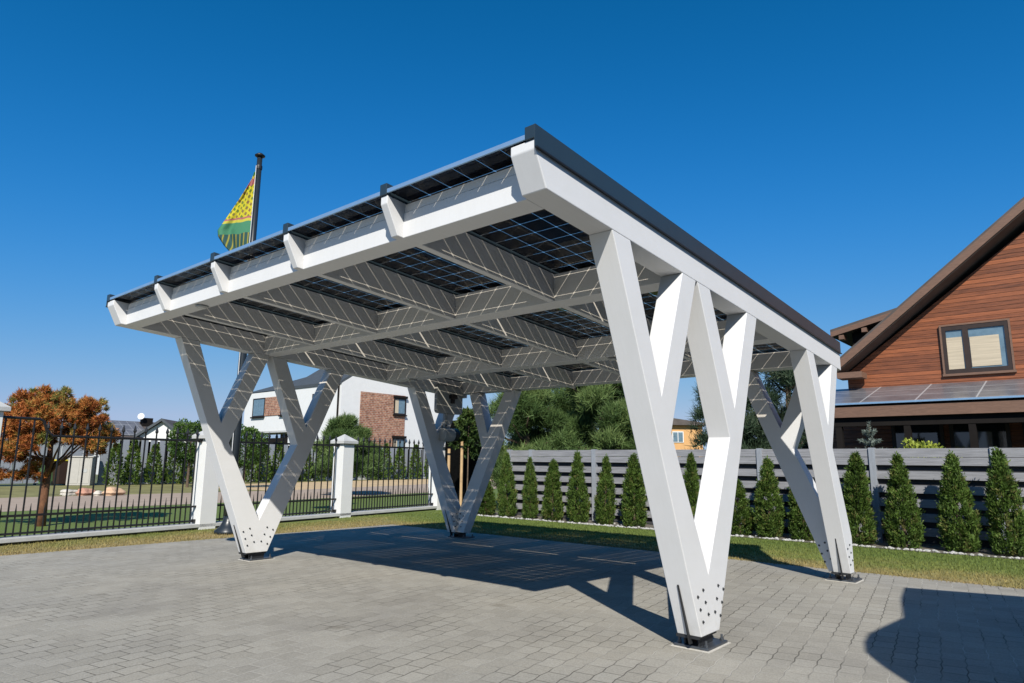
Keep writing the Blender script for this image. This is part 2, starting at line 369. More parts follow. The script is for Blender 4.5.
def mat_solar_roof():
    m, nt, b = new_mat('grey_glazed_roof_panels')
    tc = nt.nodes.new('ShaderNodeTexCoord')
    sp = nt.nodes.new('ShaderNodeSeparateXYZ'); L(nt, tc.outputs['Object'], sp.inputs['Vector'])
    outs = []
    for ax, p, w in (('X', 0.95, 0.03), ('Y', 0.62, 0.035)):
        d = N(nt, 'ShaderNodeMath', operation='DIVIDE'); L(nt, sp.outputs[ax], d.inputs[0]); d.inputs[1].default_value = p
        f = N(nt, 'ShaderNodeMath', operation='FRACT'); L(nt, d.outputs[0], f.inputs[0])
        lt = N(nt, 'ShaderNodeMath', operation='LESS_THAN'); L(nt, f.outputs[0], lt.inputs[0]); lt.inputs[1].default_value = w
        outs.append(lt.outputs[0])
    mxm = N(nt, 'ShaderNodeMath', operation='MAXIMUM'); L(nt, outs[0], mxm.inputs[0]); L(nt, outs[1], mxm.inputs[1])
    n = N(nt, 'ShaderNodeTexNoise', Scale=3.0, Detail=4.0); L(nt, tc.outputs['Object'], n.inputs['Vector'])
    r = ramp(nt, n.outputs['Fac'], [(0.3, (0.10, 0.10, 0.11)), (0.7, (0.17, 0.17, 0.18))])
    mx = N(nt, 'ShaderNodeMixRGB', blend_type='MIX'); L(nt, mxm.outputs[0], mx.inputs['Fac'])
    L(nt, r.outputs['Color'], mx.inputs['Color1']); mx.inputs['Color2'].default_value = (0.40, 0.40, 0.40, 1)
    L(nt, mx.outputs['Color'], b.inputs['Base Color'])
    b.inputs['Roughness'].default_value = 0.3
    return m
M['solarroof'] = mat_solar_roof()

def mat_flag():
    m, nt, b = new_mat('woven_flag_cloth')
    uv = nt.nodes.new('ShaderNodeUVMap')
    sp = nt.nodes.new('ShaderNodeSeparateXYZ'); L(nt, uv.outputs['UV'], sp.inputs['Vector'])
    # red field with a yellow angular lattice
    mp = nt.nodes.new('ShaderNodeMapping'); mp.inputs['Scale'].default_value = (6.0, 9.5, 1); mp.inputs['Rotation'].default_value = (0, 0, R(38))
    L(nt, uv.outputs['UV'], mp.inputs['Vector'])
    br = N(nt, 'ShaderNodeTexBrick'); br.inputs['Scale'].default_value = 1.3
    br.inputs['Brick Width'].default_value = 0.8; br.inputs['Row Height'].default_value = 0.8; br.inputs['Mortar Size'].default_value = 0.17
    br.inputs['Mortar Smooth'].default_value = 0.0
    br.inputs['Bias'].default_value = -0.35
    br.inputs['Color1'].default_value = (0.17, 0.24, 0.03, 1); br.inputs['Color2'].default_value = (0.38, 0.12, 0.09, 1); br.inputs['Mortar'].default_value = (0.66, 0.58, 0.03, 1)
    L(nt, mp.outputs['Vector'], br.inputs['Vector'])
    # bands by height along the hoist (v = 0 top .. 1 bottom)
    bands = nt.nodes.new('ShaderNodeValToRGB'); bands.color_ramp.interpolation = 'CONSTANT'
    els = bands.color_ramp.elements
    data = [(0.0, (0.10, 0.38, 0.08)), (0.05, (0.75, 0.62, 0.05)), (0.08, (0.48, 0.16, 0.15)), (0.17, (1, 1, 1)), (0.56, (0.48, 0.16, 0.15)), (0.585, (0.62, 0.56, 0.07)), (0.62, (0.07, 0.27, 0.15)), (0.76, (0.025, 0.09, 0.09))]
    while len(els) < len(data): els.new(0.5)
    for e, (p, c) in zip(els, data): e.position = p; e.color = (*c, 1)
    L(nt, sp.outputs['Y'], bands.inputs['Fac'])
    inb = nt.nodes.new('ShaderNodeValToRGB'); inb.color_ramp.interpolation = 'CONSTANT'
    els = inb.color_ramp.elements
    data = [(0.0, 0), (0.17, 1), (0.56, 0)]
    while len(els) < len(data): els.new(0.5)
    for e, (p, c) in zip(els, data): e.position = p; e.color = (c, c, c, 1)
    L(nt, sp.outputs['Y'], inb.inputs['Fac'])
    mx = N(nt, 'ShaderNodeMixRGB', blend_type='MIX'); L(nt, inb.outputs['Color'], mx.inputs['Fac'])
    L(nt, bands.outputs['Color'], mx.inputs['Color1']); L(nt, br.outputs['Color'], mx.inputs['Color2'])
    # vertical coloured stripes on the lower, folded part
    wv = N(nt, 'ShaderNodeTexWave', Scale=2.6, Distortion=1.5); wv.bands_direction = 'X'; L(nt, uv.outputs['UV'], wv.inputs['Vector'])
    st = ramp(nt, wv.outputs['Fac'], [(0.0, (0.02, 0.09, 0.09)), (0.62, (0.03, 0.10, 0.085)), (0.82, (0.13, 0.09, 0.07)), (0.95, (0.36, 0.36, 0.05))])
    lo = nt.nodes.new('ShaderNodeValToRGB'); lo.color_ramp.interpolation = 'CONSTANT'
    lo.color_ramp.elements[0].color = (0, 0, 0, 1); lo.color_ramp.elements[1].position = 0.76; lo.color_ramp.elements[1].color = (1, 1, 1, 1)
    L(nt, sp.outputs['Y'], lo.inputs['Fac'])
    mx2 = N(nt, 'ShaderNodeMixRGB', blend_type='MIX'); L(nt, lo.outputs['Color'], mx2.inputs['Fac'])
    L(nt, mx.outputs['Color'], mx2.inputs['Color1']); L(nt, st.outputs['Color'], mx2.inputs['Color2'])
    L(nt, mx2.outputs['Color'], b.inputs['Base Color'])
    b.inputs['Roughness'].default_value = 0.8
    o = nt.nodes.get('Material Output')
    t = nt.nodes.new('ShaderNodeBsdfTranslucent'); L(nt, mx2.outputs['Color'], t.inputs['Color'])
    ms = nt.nodes.new('ShaderNodeMixShader'); ms.inputs['Fac'].default_value = 0.3
    L(nt, b.outputs['BSDF'], ms.inputs[1]); L(nt, t.outputs['BSDF'], ms.inputs[2]); L(nt, ms.outputs['Shader'], o.inputs['Surface'])
    return m
M['flag'] = mat_flag()

# ------------------------------------------------------------------ mesh helpers
class MB:
    """collects shapes and links them as ONE mesh object"""
    def __init__(s): s.v = []; s.f = []
    def add(s, vs, fs):
        o = len(s.v); s.v += [tuple(p) for p in vs]; s.f += [tuple(i + o for i in f) for f in fs]
        return s
    def box(s, x0, x1, y0, y1, z0, z1):
        vs = [(x0, y0, z0), (x1, y0, z0), (x1, y1, z0), (x0, y1, z0), (x0, y0, z1), (x1, y0, z1), (x1, y1, z1), (x0, y1, z1)]
        return s.add(vs, [(0, 3, 2, 1), (4, 5, 6, 7), (0, 1, 5, 4), (1, 2, 6, 5), (2, 3, 7, 6), (3, 0, 4, 7)])
    def prism(s, poly3, d):
        """polygon given as 3D points, extruded by vector d"""
        n = len(poly3); a = [Vector(p) for p in poly3]; d = Vector(d)
        vs = a + [p + d for p in a]
        fs = [tuple(range(n))[::-1], tuple(range(n, 2 * n))] + [(i, (i + 1) % n, n + (i + 1) % n, n + i) for i in range(n)]
        return s.add(vs, fs)
    def yz(s, poly, x0, x1): return s.prism([(x0, y, z) for y, z in poly], (x1 - x0, 0, 0))
    def xz(s, poly, y0, y1): return s.prism([(x, y0, z) for x, z in poly], (0, y1 - y0, 0))
    def xy(s, poly, z0, z1): return s.prism([(x, y, z0) for x, y in poly], (0, 0, z1 - z0))
    def tube(s, pts, rad, n=8, cap=True):
        pts = [Vector(p) for p in pts]
        rads = rad if isinstance(rad, (list, tuple)) else [rad] * len(pts)
        o = len(s.v); prev = None
        for i, p in enumerate(pts):
            t = (pts[min(i + 1, len(pts) - 1)] - pts[max(i - 1, 0)]).normalized()
            if prev is None:
                a = t.orthogonal().normalized()
            else:
                a = (prev - t * prev.dot(t)).normalized()
            prev = a; b = t.cross(a)
            for k in range(n):
                q = p + (a * math.cos(2 * math.pi * k / n) + b * math.sin(2 * math.pi * k / n)) * rads[i]
                s.v.append(tuple(q))
        for i in range(len(pts) - 1):
            for k in range(n):
                s.f.append((o + i * n + k, o + i * n + (k + 1) % n, o + (i + 1) * n + (k + 1) % n, o + (i + 1) * n + k))
        if cap:
            s.f.append(tuple(o + k for k in range(n))[::-1]); s.f.append(tuple(o + (len(pts) - 1) * n + k for k in range(n)))
        return s
    def lathe(s, prof, c=(0, 0, 0), n=16):
        o = len(s.v)
        for r_, z in prof:
            for k in range(n):
                s.v.append((c[0] + r_ * math.cos(2 * math.pi * k / n), c[1] + r_ * math.sin(2 * math.pi * k / n), c[2] + z))
        for i in range(len(prof) - 1):
            for k in range(n):
                s.f.append((o + i * n + k, o + i * n + (k + 1) % n, o + (i + 1) * n + (k + 1) % n, o + (i + 1) * n + k))
        s.f.append(tuple(o + k for k in range(n))[::-1]); s.f.append(tuple(o + (len(prof) - 1) * n + k for k in range(n)))
        return s
    def build(s, name, mat, parent=None, bevel=0.0, smooth=False, loc=None):
        me = bpy.data.meshes.new(name)
        me.from_pydata(s.v, [], s.f)
        bm = bmesh.new(); bm.from_mesh(me)
        bmesh.ops.recalc_face_normals(bm, faces=bm.faces)
        bm.to_mesh(me); bm.free()
        me.materials.append(mat)
        if smooth:
            me.polygons.foreach_set('use_smooth', [True] * len(me.polygons))
        o = bpy.data.objects.new(name, me)
        COL.objects.link(o)
        if loc: o.location = loc
        if parent: o.parent = parent
        if bevel:
            md = o.modifiers.new('edge', 'BEVEL'); md.width = bevel; md.segments = 2; md.limit_method = 'ANGLE'; md.angle_limit = R(25)
        return o

def tag(o, label=None, cat=None, group=None, kind=None):
    if label: o['label'] = label
    if cat: o['category'] = cat
    if group: o['group'] = group
    if kind: o['kind'] = kind
    return o

def thing(name, label, cat, loc=(0, 0, 0), rz=0.0, group=None):
    o = bpy.data.objects.new(name, None)
    o.empty_display_size = 0.2
    COL.objects.link(o); o.location = loc; o.rotation_euler = (0, 0, rz)
    return tag(o, label, cat, group)

def copy_tree(o, parent=None):
    c = o.copy(); COL.objects.link(c)
    if parent: c.parent = parent
    for ch in list(o.children): copy_tree(ch, c)
    return c

def np_mesh(name, verts, faces_n, mat, parent=None, rnd=None):
    """verts (n,3); consecutive groups of faces_n verts are faces"""
    n = len(verts); nf = n // faces_n
    me = bpy.data.meshes.new(name)
    me.vertices.add(n); me.vertices.foreach_set('co', np.asarray(verts, dtype=np.float32).ravel())
    me.loops.add(n); me.loops.foreach_set('vertex_index', np.arange(n, dtype=np.int32))
    me.polygons.add(nf); me.polygons.foreach_set('loop_start', np.arange(0, n, faces_n, dtype=np.int32))
    try: me.polygons.foreach_set('loop_total', np.full(nf, faces_n, dtype=np.int32))
    except Exception: pass
    if rnd is not None:
        a = me.attributes.new('rnd', 'FLOAT', 'POINT'); a.data.foreach_set('value', np.repeat(rnd, faces_n).astype(np.float32))
    me.update(); me.validate()
    me.materials.append(mat)
    o = bpy.data.objects.new(name, me); COL.objects.link(o)
    if parent: o.parent = parent
    return o

def unit(a): return a / np.maximum(np.linalg.norm(a, axis=1, keepdims=True), 1e-9)

def leaf_tris(c, d, length, width, jitter=0.5):
    """a thin triangle per centre c, pointing along d (jittered)"""
    n = len(c)
    d = unit(d + RNG.normal(0, jitter, (n, 3)))
    side = unit(np.cross(d, RNG.normal(0, 1, (n, 3))))
    l = (length * RNG.uniform(0.6, 1.3, n))[:, None]; w = (width * RNG.uniform(0.6, 1.3, n))[:, None]
    p = np.empty((n, 3, 3))
    p[:, 0] = c - side * w * 0.5; p[:, 1] = c + side * w * 0.5; p[:, 2] = c + d * l
    return p.reshape(-1, 3)

def leaf_quads(c, d, length, width, jitter=0.5):
    n = len(c)
    d = unit(d + RNG.normal(0, jitter, (n, 3)))
    side = unit(np.cross(d, RNG.normal(0, 1, (n, 3))))
    l = (length * RNG.uniform(0.6, 1.3, n))[:, None]; w = (width * RNG.uniform(0.6, 1.3, n))[:, None]
    p = np.empty((n, 4, 3))
    p[:, 0] = c; p[:, 1] = c + d * l * 0.5 + side * w * 0.5; p[:, 2] = c + d * l; p[:, 3] = c + d * l * 0.5 - side * w * 0.5
    return p.reshape(-1, 3)

# ------------------------------------------------------------------ camera
cam_d = bpy.data.cameras.new('Camera')
cam = bpy.data.objects.new('camera', cam_d); COL.objects.link(cam)
yaw, pitch, roll = 0.7091, 0.1763, 0.0094
fw = Vector((-math.sin(yaw) * math.cos(pitch), math.cos(yaw) * math.cos(pitch), math.sin(pitch)))
rt = Vector((math.cos(yaw), math.sin(yaw), 0)); up = rt.cross(fw)
r2 = rt * math.cos(roll) + up * math.sin(roll); u2 = up * math.cos(roll) - rt * math.sin(roll)
mw = Matrix((r2, u2, -fw)).transposed().to_4x4(); mw.translation = (2.25324, -4.84848, 1.30824)
cam.matrix_world = mw
cam_d.sensor_width = 36; cam_d.lens = 676.33 / 1024 * 36
cam_d.clip_start = 0.05; cam_d.clip_end = 3000
scene.camera = cam

# ------------------------------------------------------------------ light
SUN_EL, SUN_AZ = R(38.6), R(-50.5)          # azimuth from +x towards +y
sd = Vector((math.cos(SUN_AZ) * math.cos(SUN_EL), math.sin(SUN_AZ) * math.cos(SUN_EL), math.sin(SUN_EL)))
sl = bpy.data.lights.new('Sun', 'SUN'); sl.energy = 5.0; sl.angle = R(0.5); sl.color = (1.0, 0.955, 0.87)
so = bpy.data.objects.new('sun', sl); COL.objects.link(so); so.location = (8, -10, 12)
so.rotation_euler = (-sd).to_track_quat('-Z', 'Y').to_euler()
w = bpy.data.worlds.new('World'); scene.world = w; w.use_nodes = True
nt = w.node_tree; nt.nodes.clear()
sky = nt.nodes.new('ShaderNodeTexSky'); sky.sky_type = 'NISHITA'; sky.sun_disc = False
sky.sun_elevation = SUN_EL; sky.sun_rotation = math.atan2(sd.x, sd.y)
sky.altitude = 0; sky.air_density = 1.0; sky.dust_density = 0.3; sky.ozone_density = 1.0
bg = nt.nodes.new('ShaderNodeBackground'); bg.inputs['Strength'].default_value = 0.060
wo = nt.nodes.new('ShaderNodeOutputWorld')
sep = nt.nodes.new('ShaderNodeSeparateColor'); com = nt.nodes.new('ShaderNodeCombineColor')
nt.links.new(sky.outputs['Color'], sep.inputs['Color'])
def wmath(op, a, b):
    n = nt.nodes.new('ShaderNodeMath'); n.operation = op
    for k_, v_ in ((0, a), (1, b)):
        if isinstance(v_, (int, float)): n.inputs[k_].default_value = v_
        else: nt.links.new(v_, n.inputs[k_])
    return n.outputs[0]
# response of each channel: clear air, deep blue overhead and pale towards the horizon
for ch, A_, p_, n0, q_ in (('Red', 39.7, 3.4, 0.20, 2.4), ('Green', 3.45, 1.4, 0.30, 1.2), ('Blue', 5.63, 1.6, 0.42, 2.5)):
    n_ = wmath('MULTIPLY', sep.outputs[ch], 0.07)
    num = wmath('MULTIPLY', wmath('POWER', n_, p_), A_ / 0.0689)
    den = wmath('ADD', wmath('POWER', wmath('DIVIDE', n_, n0), q_), 1.0)
    nt.links.new(wmath('MINIMUM', wmath('DIVIDE', num, den), 12.0 if ch != 'Red' else 5.6), com.inputs[ch])
nt.links.new(com.outputs['Color'], bg.inputs['Color']); nt.links.new(bg.outputs['Background'], wo.inputs['Surface'])
scene.view_settings.view_transform = 'Standard'; scene.view_settings.look = 'None'
scene.view_settings.exposure = 0.2; scene.view_settings.gamma = 1.0
scene.cycles.transparent_max_bounces = 24
scene.cycles.max_bounces = 8
scene.cycles.diffuse_bounces = 1

# ------------------------------------------------------------------ setting
def sheet(name, poly, z, mat, kind='structure'):
    o = MB().add([(x, y, z) for x, y in poly], [tuple(range(len(poly)))]).build(name, mat)
    return tag(o, kind=kind)
sheet('ground', [(-900, -900), (900, -900), (900, 900), (-900, 900)], -0.012, M['earth'])
sheet('lawn', [(-18.4, -9), (5.6, -9), (5.6, 8.6), (-13.5, 8.6), (-15, 22), (-20.5, 22)], -0.006, M['lawn'])
pav = MB().box(-9.1, 9, -14, 4.62, -0.2, 0.004).build('paving', M['paving']); tag(pav, kind='structure')
sheet('road', [(-16.6, -14), (-18.25, 0.3), (-18.3, 8), (-19.3, 13.4), (-24, 40), (-36, 90), (-48, 90), (-34, 40), (-27.6, 22.6), (-25.0, 12.4), (-25.2, 0), (-24, -14)], -0.002, M['road'])
sheet('verge', [(-24.6, -14), (-25.2, 0), (-25.0, 12.4), (-27.6, 22.6), (-34, 40), (-46, 82), (-60, 82), (-50, 44), (-37, 14), (-35.5, 8), (-36, 0), (-36, -14)], -0.007, M['verge'])
sheet('dry_path', [(-25.2, 11.0), (-25.0, 12.4), (-27.6, 22.6), (-34, 40), (-36.4, 40), (-34.9, 22), (-33.0, 13.5), (-29, 10.5)], -0.0015, M['beigeverge'])
sheet('gravel_bed', [(-9.9, 7.58), (5.6, 7.50), (5.6, 9.2), (-9.9, 9.2)], 0.002, M['vegdirt'])

# grass blades (nobody could count them)
def grass():
    pts = []
    def scatter(n, x0, x1, y0, y1, ok=lambda x, y: True):
        x = RNG.uniform(x0, x1, n); y = RNG.uniform(y0, y1, n)
        pts.append(np.stack([x, y, np.zeros(n) - 0.006], 1))
    scatter(52000, -9.6, 3.0, 4.63, 7.56)
    scatter(17000, -10.75, -9.12, -3.5, 4.62)
    scatter(4500, -11.3, -9.6, 4.6, 8.3)
    scatter(6000, -9.3, 3.0, 4.57, 4.72)
    scatter(1500, -9.16, -9.04, -3.5, 4.62)
    scatter(900, -9.3, 3.0, 4.50, 4.62)
    p = np.concatenate(pts)
    d = np.tile(np.array([[0, 0, 1.0]]), (len(p), 1))
    v = leaf_tris(p, d, 0.034, 0.010, 0.45)
    o = np_mesh('grass', v, 3, M['blades'], rnd=RNG.uniform(0, 1, len(p)))
    tag(o, kind='stuff')
grass()
def gravel():
    base = bmesh.new(); bmesh.ops.create_icosphere(base, subdivisions=1, radius=1.0)
    bv = np.array([v.co[:] for v in base.verts]); bf = [[v.index for v in f.verts] for f in base.faces]; base.free()
    tri = bv[np.array(bf).ravel()]
    n = 520
    x = RNG.uniform(-9.8, 3.2, n); y = 7.56 + RNG.gamma(1.5, 0.05, n); s = RNG.uniform(0.012, 0.032, n)
    sc = np.stack([s * RNG.uniform(.8, 1.5, n), s * RNG.uniform(.8, 1.5, n), s * 0.7], 1)
    v = tri[None] * sc[:, None] + np.stack([x, y, s * 0.4], 1)[:, None]
    tag(np_mesh('gravel', v.reshape(-1, 3), 3, M['pebble']), kind='stuff')
gravel()

# ------------------------------------------------------------------ the carport
W, T, H0, SL = 6.48, 0.186, 2.7193, -0.0737
ZB = 0.108
Y0, Y1 = -2.035, 3.885
def H(y): return H0 + SL * y
cp = thing('solar_carport', 'large white timber solar carport on diamond shaped V legs, standing on grey paving', 'carport')

def side_profile(zb=0.0):
    return [(-1.93, H(-1.93) + zb), (Y1, H(Y1) + zb), (Y1, H(Y1) + 0.262), (Y0, H(Y0) + 0.262), (Y0, H(Y0) + 0.204)]
MB().yz(side_profile(), -T, 0).build('side_beam', M['white'], cp, 0.006)
MB().yz(side_profile(), -W, -W + T).build('side_beam', M['white'], cp, 0.006)
RX = [-0.093 - 1.2588 * k for k in range(6)]
for k in range(1, 5):
    p = [(-1.93, H(-1.93) + 0.002), (-1.80, H(-1.80) + 0.002), (-1.79, H(-1.79) + 0.009), (Y1 - 0.1, H(Y1 - 0.1) + 0.009), (Y1 - 0.1, H(Y1) + 0.262), (Y0, H(Y0) + 0.262), (Y0, H(Y0) + 0.204)]
    MB().yz(p, RX[k] - 0.035, RX[k] + 0.035).build('rafter', M['white'], cp, 0.005)
def cross(name, ya, yb, top=0.258, lift=0.0):
    return MB().prism([(-W + T, y, z) for y, z in ((ya, H(ya) + 0.001 + lift), (yb, H(yb) + 0.001 + lift), (yb, H(yb) + top), (ya, H(ya) + top))], (W - 2 * T, 0, 0)).build(name, M['white'], cp, 0.004)
fb = cross('front_beam', -1.88, -1.712, 0.187)
# upper board of the front, a hair behind the lower one, so that a joint shows
MB().prism([(-W + T, y, z) for y, z in ((-1.874, H(-1.88) + 0.190), (-1.72, H(-1.72) + 0.190), (-1.72, H(-1.72) + 0.25), (-1.874, H(-1.874) + 0.25))], (W - 2 * T, 0, 0)).build('infill_board', M['white'], cp, 0.003)
cross('cross_beam', -0.11, 0.076); cross('cross_beam', 2.03, 2.216); cross('rear_beam', 3.702, 3.882, lift=0.055)

def half(sign_y, c, x0, x1, zt):
    """one half of a diamond leg in the side plane; d grows away from the centre c"""
    pts = [(0.0, ZB), (0.15, ZB), (1.228, None), (1.0, None), (0.625, 1.77), (0.240, None), (0.015, None), (0.50, 1.52), (0.0, 0.52)]
    return pts
def leg_mesh(name, pts, c, sgn, plane):
    poly = []
    for d, z in pts:
        if plane[0] == 'x':
            y = c + sgn * d; poly.append((plane[1], y, H(y) - 0.001 if z is None else z))
        else:
            x = c + sgn * d; poly.append((x, plane[1], H(plane[3]) - 0.001 if z is None else z))
    return poly
PTS = half(1, 0, 0, 0, 0)
def bolt_at(mb, p, nrm, r=0.0112):
    p = Vector(p); nrm = Vector(nrm)
    mb.tube([p - nrm * 0.01, p + nrm * 0.004], r, 8); mb.tube([p + nrm * 0.004, p + nrm * 0.011], r * 0.55, 6)
    return mb
BP = [(0.081, 0.245), (0.171, 0.206), (0.121, 0.332), (0.207, 0.294), (0.153, 0.42), (0.24, 0.384)]
def bolts(post, plane, c, sgn, nrm, shift=0.0):
    for d, z in BP:
        if plane[0] == 'x': p = (plane[1], c + sgn * (d + shift), z)
        else: p = (c + sgn * (d + shift), plane[1], z)
        bolt_at(MB(), p, nrm).build('bolt', M['bolt'], post)
def base_plate(x0, x1, y0, y1, sh=(0.0, -0.145, 0.145)):
    cx, cy = (x0 + x1) / 2, (y0 + y1) / 2
    mo = MB().box(x0 - 0.016, x1 + 0.016, y0 - 0.016, y1 + 0.02, 0.0, 0.009).build('mortar_bed', M['mortar'], cp)
    b = MB().box(x0, x1, y0, y1, 0.009, 0.026)
    pl = b.build('base_plate', M['steel'], cp, 0.003)
    s = MB()
    for fx in (-0.055, 0.055): s.box(cx + fx - 0.006, cx + fx + 0.006, y0 + 0.02, y1 - 0.10, 0.026, ZB - 0.02)
    s.box(cx - 0.088 + sh[0], cx + 0.088 + sh[0], sh[1], sh[2], ZB - 0.022, ZB - 0.001)
    s.build('shoe', M['slot'], pl)
    for dx in (-1, 1):
        for dy in (-1, 1):
            px = cx + dx * ((x1 - x0) / 2 - 0.03); py = cy + dy * ((y1 - y0) / 2 - 0.035)
            MB().tube([(px, py, 0.026), (px, py, 0.042)], 0.016, 6).tube([(px, py, 0.042), (px, py, 0.068)], 0.009, 8).build('anchor_bolt', M['steel'], pl)

def front_post(xa, xb, face, nrm):
    mb = MB()
    rgt = leg_mesh('', PTS[1:8], 0.0, 1, ('x', xa)); lft = leg_mesh('', PTS[1:8], 0.0, -1, ('x', xa))
    mid = (xa, 0.0, 0.52)
    mb.prism(rgt + [mid] + lft[::-1], (xb - xa, 0, 0))
    post = mb.build('post', M['white'], cp, 0.005)
    bolts(post, ('x', face), 0.0, -1, nrm, -0.052 if face == 0 else -0.03); bolts(post, ('x', face), 0.0, 1, nrm, 0.0 if face == 0 else -0.03)
    cx = (xa + xb) / 2
    for sgn in (-1, 1):   # knife plate showing as a thin dark slot on the sloping face
        y0_, z0_, y1_, z1_ = 0.15, ZB - 0.06, 0.15 + 0.4115 * 0.36, ZB + 0.36
        poly = [(cx - 0.005, sgn * (y0_ + 0.003), z0_), (cx - 0.006, sgn * (y1_ + 0.003), z1_), (cx - 0.006, sgn * (y1_ - 0.03), z1_), (cx - 0.006, sgn * (y0_ - 0.04), z0_)]
        MB().prism(poly, (0.012, 0, 0)).build('knife_plate', M['slot'], post)
    MB().box(cx - 0.006, cx + 0.006, -0.03, 0.03, 0.46, 0.575).build('gusset_plate', M['slot'], post)  # dark piece standing in for the shaded opening between the arms
    base_plate(cx - 0.15, cx + 0.115, -0.10, 0.235)
    return post
front_post(-T, 0, 0.0, (1, 0, 0)); front_post(-W, -W + T, -W + T, (1, 0, 0))

YC, YR0, YR1 = 3.80, 3.70, 3.884
def rear_post(xa, xb, xin, sx):
    """corner post: one half lies in the side plane, the other in the rear plane"""
    mb = MB()
    sidep = [(0.0, ZB), (0.143, ZB), (1.17, None), (0.945, None), (0.60, 1.75), (0.30, None), (0.075, None), (0.49, 1.50), (0.0, 0.50)]
    mb.prism(leg_mesh('', sidep, YC, -1, ('x', xa)), (xb - xa, 0, 0))
    c = xb if sx < 0 else xa
    rearp = [(0.187, ZB), (0.25, ZB), (1.22, None), (1.01, None), (0.70, 1.75), (0.40, None), (0.188, None), (0.57, 1.50), (0.187, 0.66)]
    if sx > 0: rearp = [(0.187, ZB), (0.34, ZB), (1.47, None), (1.25, None), (0.86, 1.78), (0.64, None), (0.42, None), (0.74, 1.54), (0.187, 0.38)]
    poly = []
    for d, z in rearp:
        poly.append((c + sx * d, YR0, H(YR1) + 0.054 if z is None else z))
    mb.prism(poly, (0, YR1 - YR0, 0))
    post = mb.build('post', M['white'], cp, 0.005)
    face = 0.0 if sx < 0 else -W + T
    bolts(post, ('x', face), YC, -1, (1, 0, 0), -0.03)
    for d, z in BP:
        bolt_at(MB(), (c + sx * (d * 0.75 + 0.155), YR0, z), (0, -1, 0)).build('bolt', M['bolt'], post)
    cx = (xa + xb) / 2
    y0_, z0_, y1_, z1_ = YC - 0.143, ZB - 0.06, YC - 0.143 - 0.41 * 0.42, ZB + 0.42
    poly = [(cx - 0.006, y0_ - 0.006, z0_), (cx - 0.006, y1_ - 0.004, z1_), (cx - 0.006, y1_ + 0.03, z1_), (cx - 0.006, y0_ + 0.04, z0_)]
    MB().prism(poly, (0.012, 0, 0)).build('knife_plate', M['slot'], post)
    if sx < 0: base_plate(xa - 0.09, xb + 0.03, YC - 0.10, YC + 0.19, (0.0, YC - 0.14, YC + 0.08))
    else: base_plate(xa - 0.03, xb + 0.16, YC - 0.10, YC + 0.19, (0.0, YC - 0.14, YC + 0.08))
rear_post(-T, 0, -T, -1); rear_post(-W, -W + T, -W + T, 1)

# roof: dark cap strips, side flashing, pale front edge, glass panels with cells
CX = [-0.035] + [RX[k] for k in range(1, 5)] + [-W + 0.035]
def sloped(name, x0, x1, ya, yb, za, zb, mat, parent, bevel=0.0):
    return MB().prism([(x0, y, z) for y, z in ((ya, H(ya) + za), (yb, H(yb) + za), (yb, H(yb) + zb), (ya, H(ya) + zb))], (x1 - x0, 0, 0)).build(name, mat, parent, bevel)
for k in range(1, 5):
    sloped('cap_strip', CX[k] - 0.036, CX[k] + 0.036, Y0 - 0.012, Y1, 0.264, 0.348, M['anthracite'], cp, 0.004)
for x0, x1, xo0, xo1 in ((-0.070, 0.004, 0.002, 0.010), (-W - 0.004, -W + 0.070, -W - 0.010, -W - 0.002)):
    sloped('cap_strip', x0, x1, Y0 - 0.012, Y1 + 0.01, 0.264, 0.346, M['anthracite'], cp, 0.003)
    sloped('side_flashing', xo0, xo1, Y0 - 0.012, Y1 + 0.01, 0.208, 0.345, M['anthracite'], cp, 0.0)
    sloped('drip_edge', xo0 + (0.002 if x0 > -1 else -0.012), xo1 + (0.014 if x0 > -1 else -0.002), Y0 - 0.012, Y1 + 0.01, 0.200, 0.208, M['blackplastic'], cp, 0.0)
ROWS = [(Y0 + 0.006, 0.394, 13), (0.408, 2.838, 13), (2.852, Y1 - 0.01, 5)]
for k in range(5):
    xa, xb = CX[k + 1] + 0.037, CX[k] - 0.037
    if k == 0: xb = -0.072
    if k == 4: xa = -W + 0.072
    sloped('front_edge', xa, xb, Y0 - 0.008, Y0 + 0.004, 0.274, 0.304, M['alu'], cp, 0.002)
    for ya, yb, ny in ROWS:
        pn = sloped('solar_panel', xa, xb, ya, yb, 0.280, 0.291, M['glass'], cp)
        pn.data.materials.append(M['dusty'])
        for f_ in pn.data.polygons:
            if f_.normal.z > 0.9: f_.material_index = 1
        nx = 6
        m = 0.006
        px, py = (xb - xa - 2 * m) / nx, (yb - ya - 2 * m) / ny
        g = 0.0020; ch = 0.0085
        vs = []
        for i in range(nx):
            for j in range(ny):
                a, b_ = xa + m + i * px + g, xa + m + (i + 1) * px - g
                c, d = ya + m + j * py + g, ya + m + (j + 1) * py - g
                for x, y in ((a + ch, c), (b_ - ch, c), (b_, c + ch), (b_, d - ch), (b_ - ch, d), (a + ch, d), (a, d - ch), (a, c + ch)):
                    vs.append((x, y, H(y) + 0.2855))
        np_mesh('cell_grid', np.array(vs), 8, M['cell'], pn)
# small round lamps under the front beam and the first cross beam
for x, y in ((-4.55, -1.79), (-5.75, 2.12), (-2.1, 2.12)):
    lm = MB().lathe([(0.062, 0), (0.066, -0.012), (0.045, -0.022)], (x, y, H(y) - 0.0005), 20).build('ceiling_lamp', M['greybox'], cp, smooth=False)
    MB().lathe([(0.042, -0.0225), (0.036, -0.028)], (x, y, H(y)), 16).build('lamp_cover', M['lampglass'], lm)

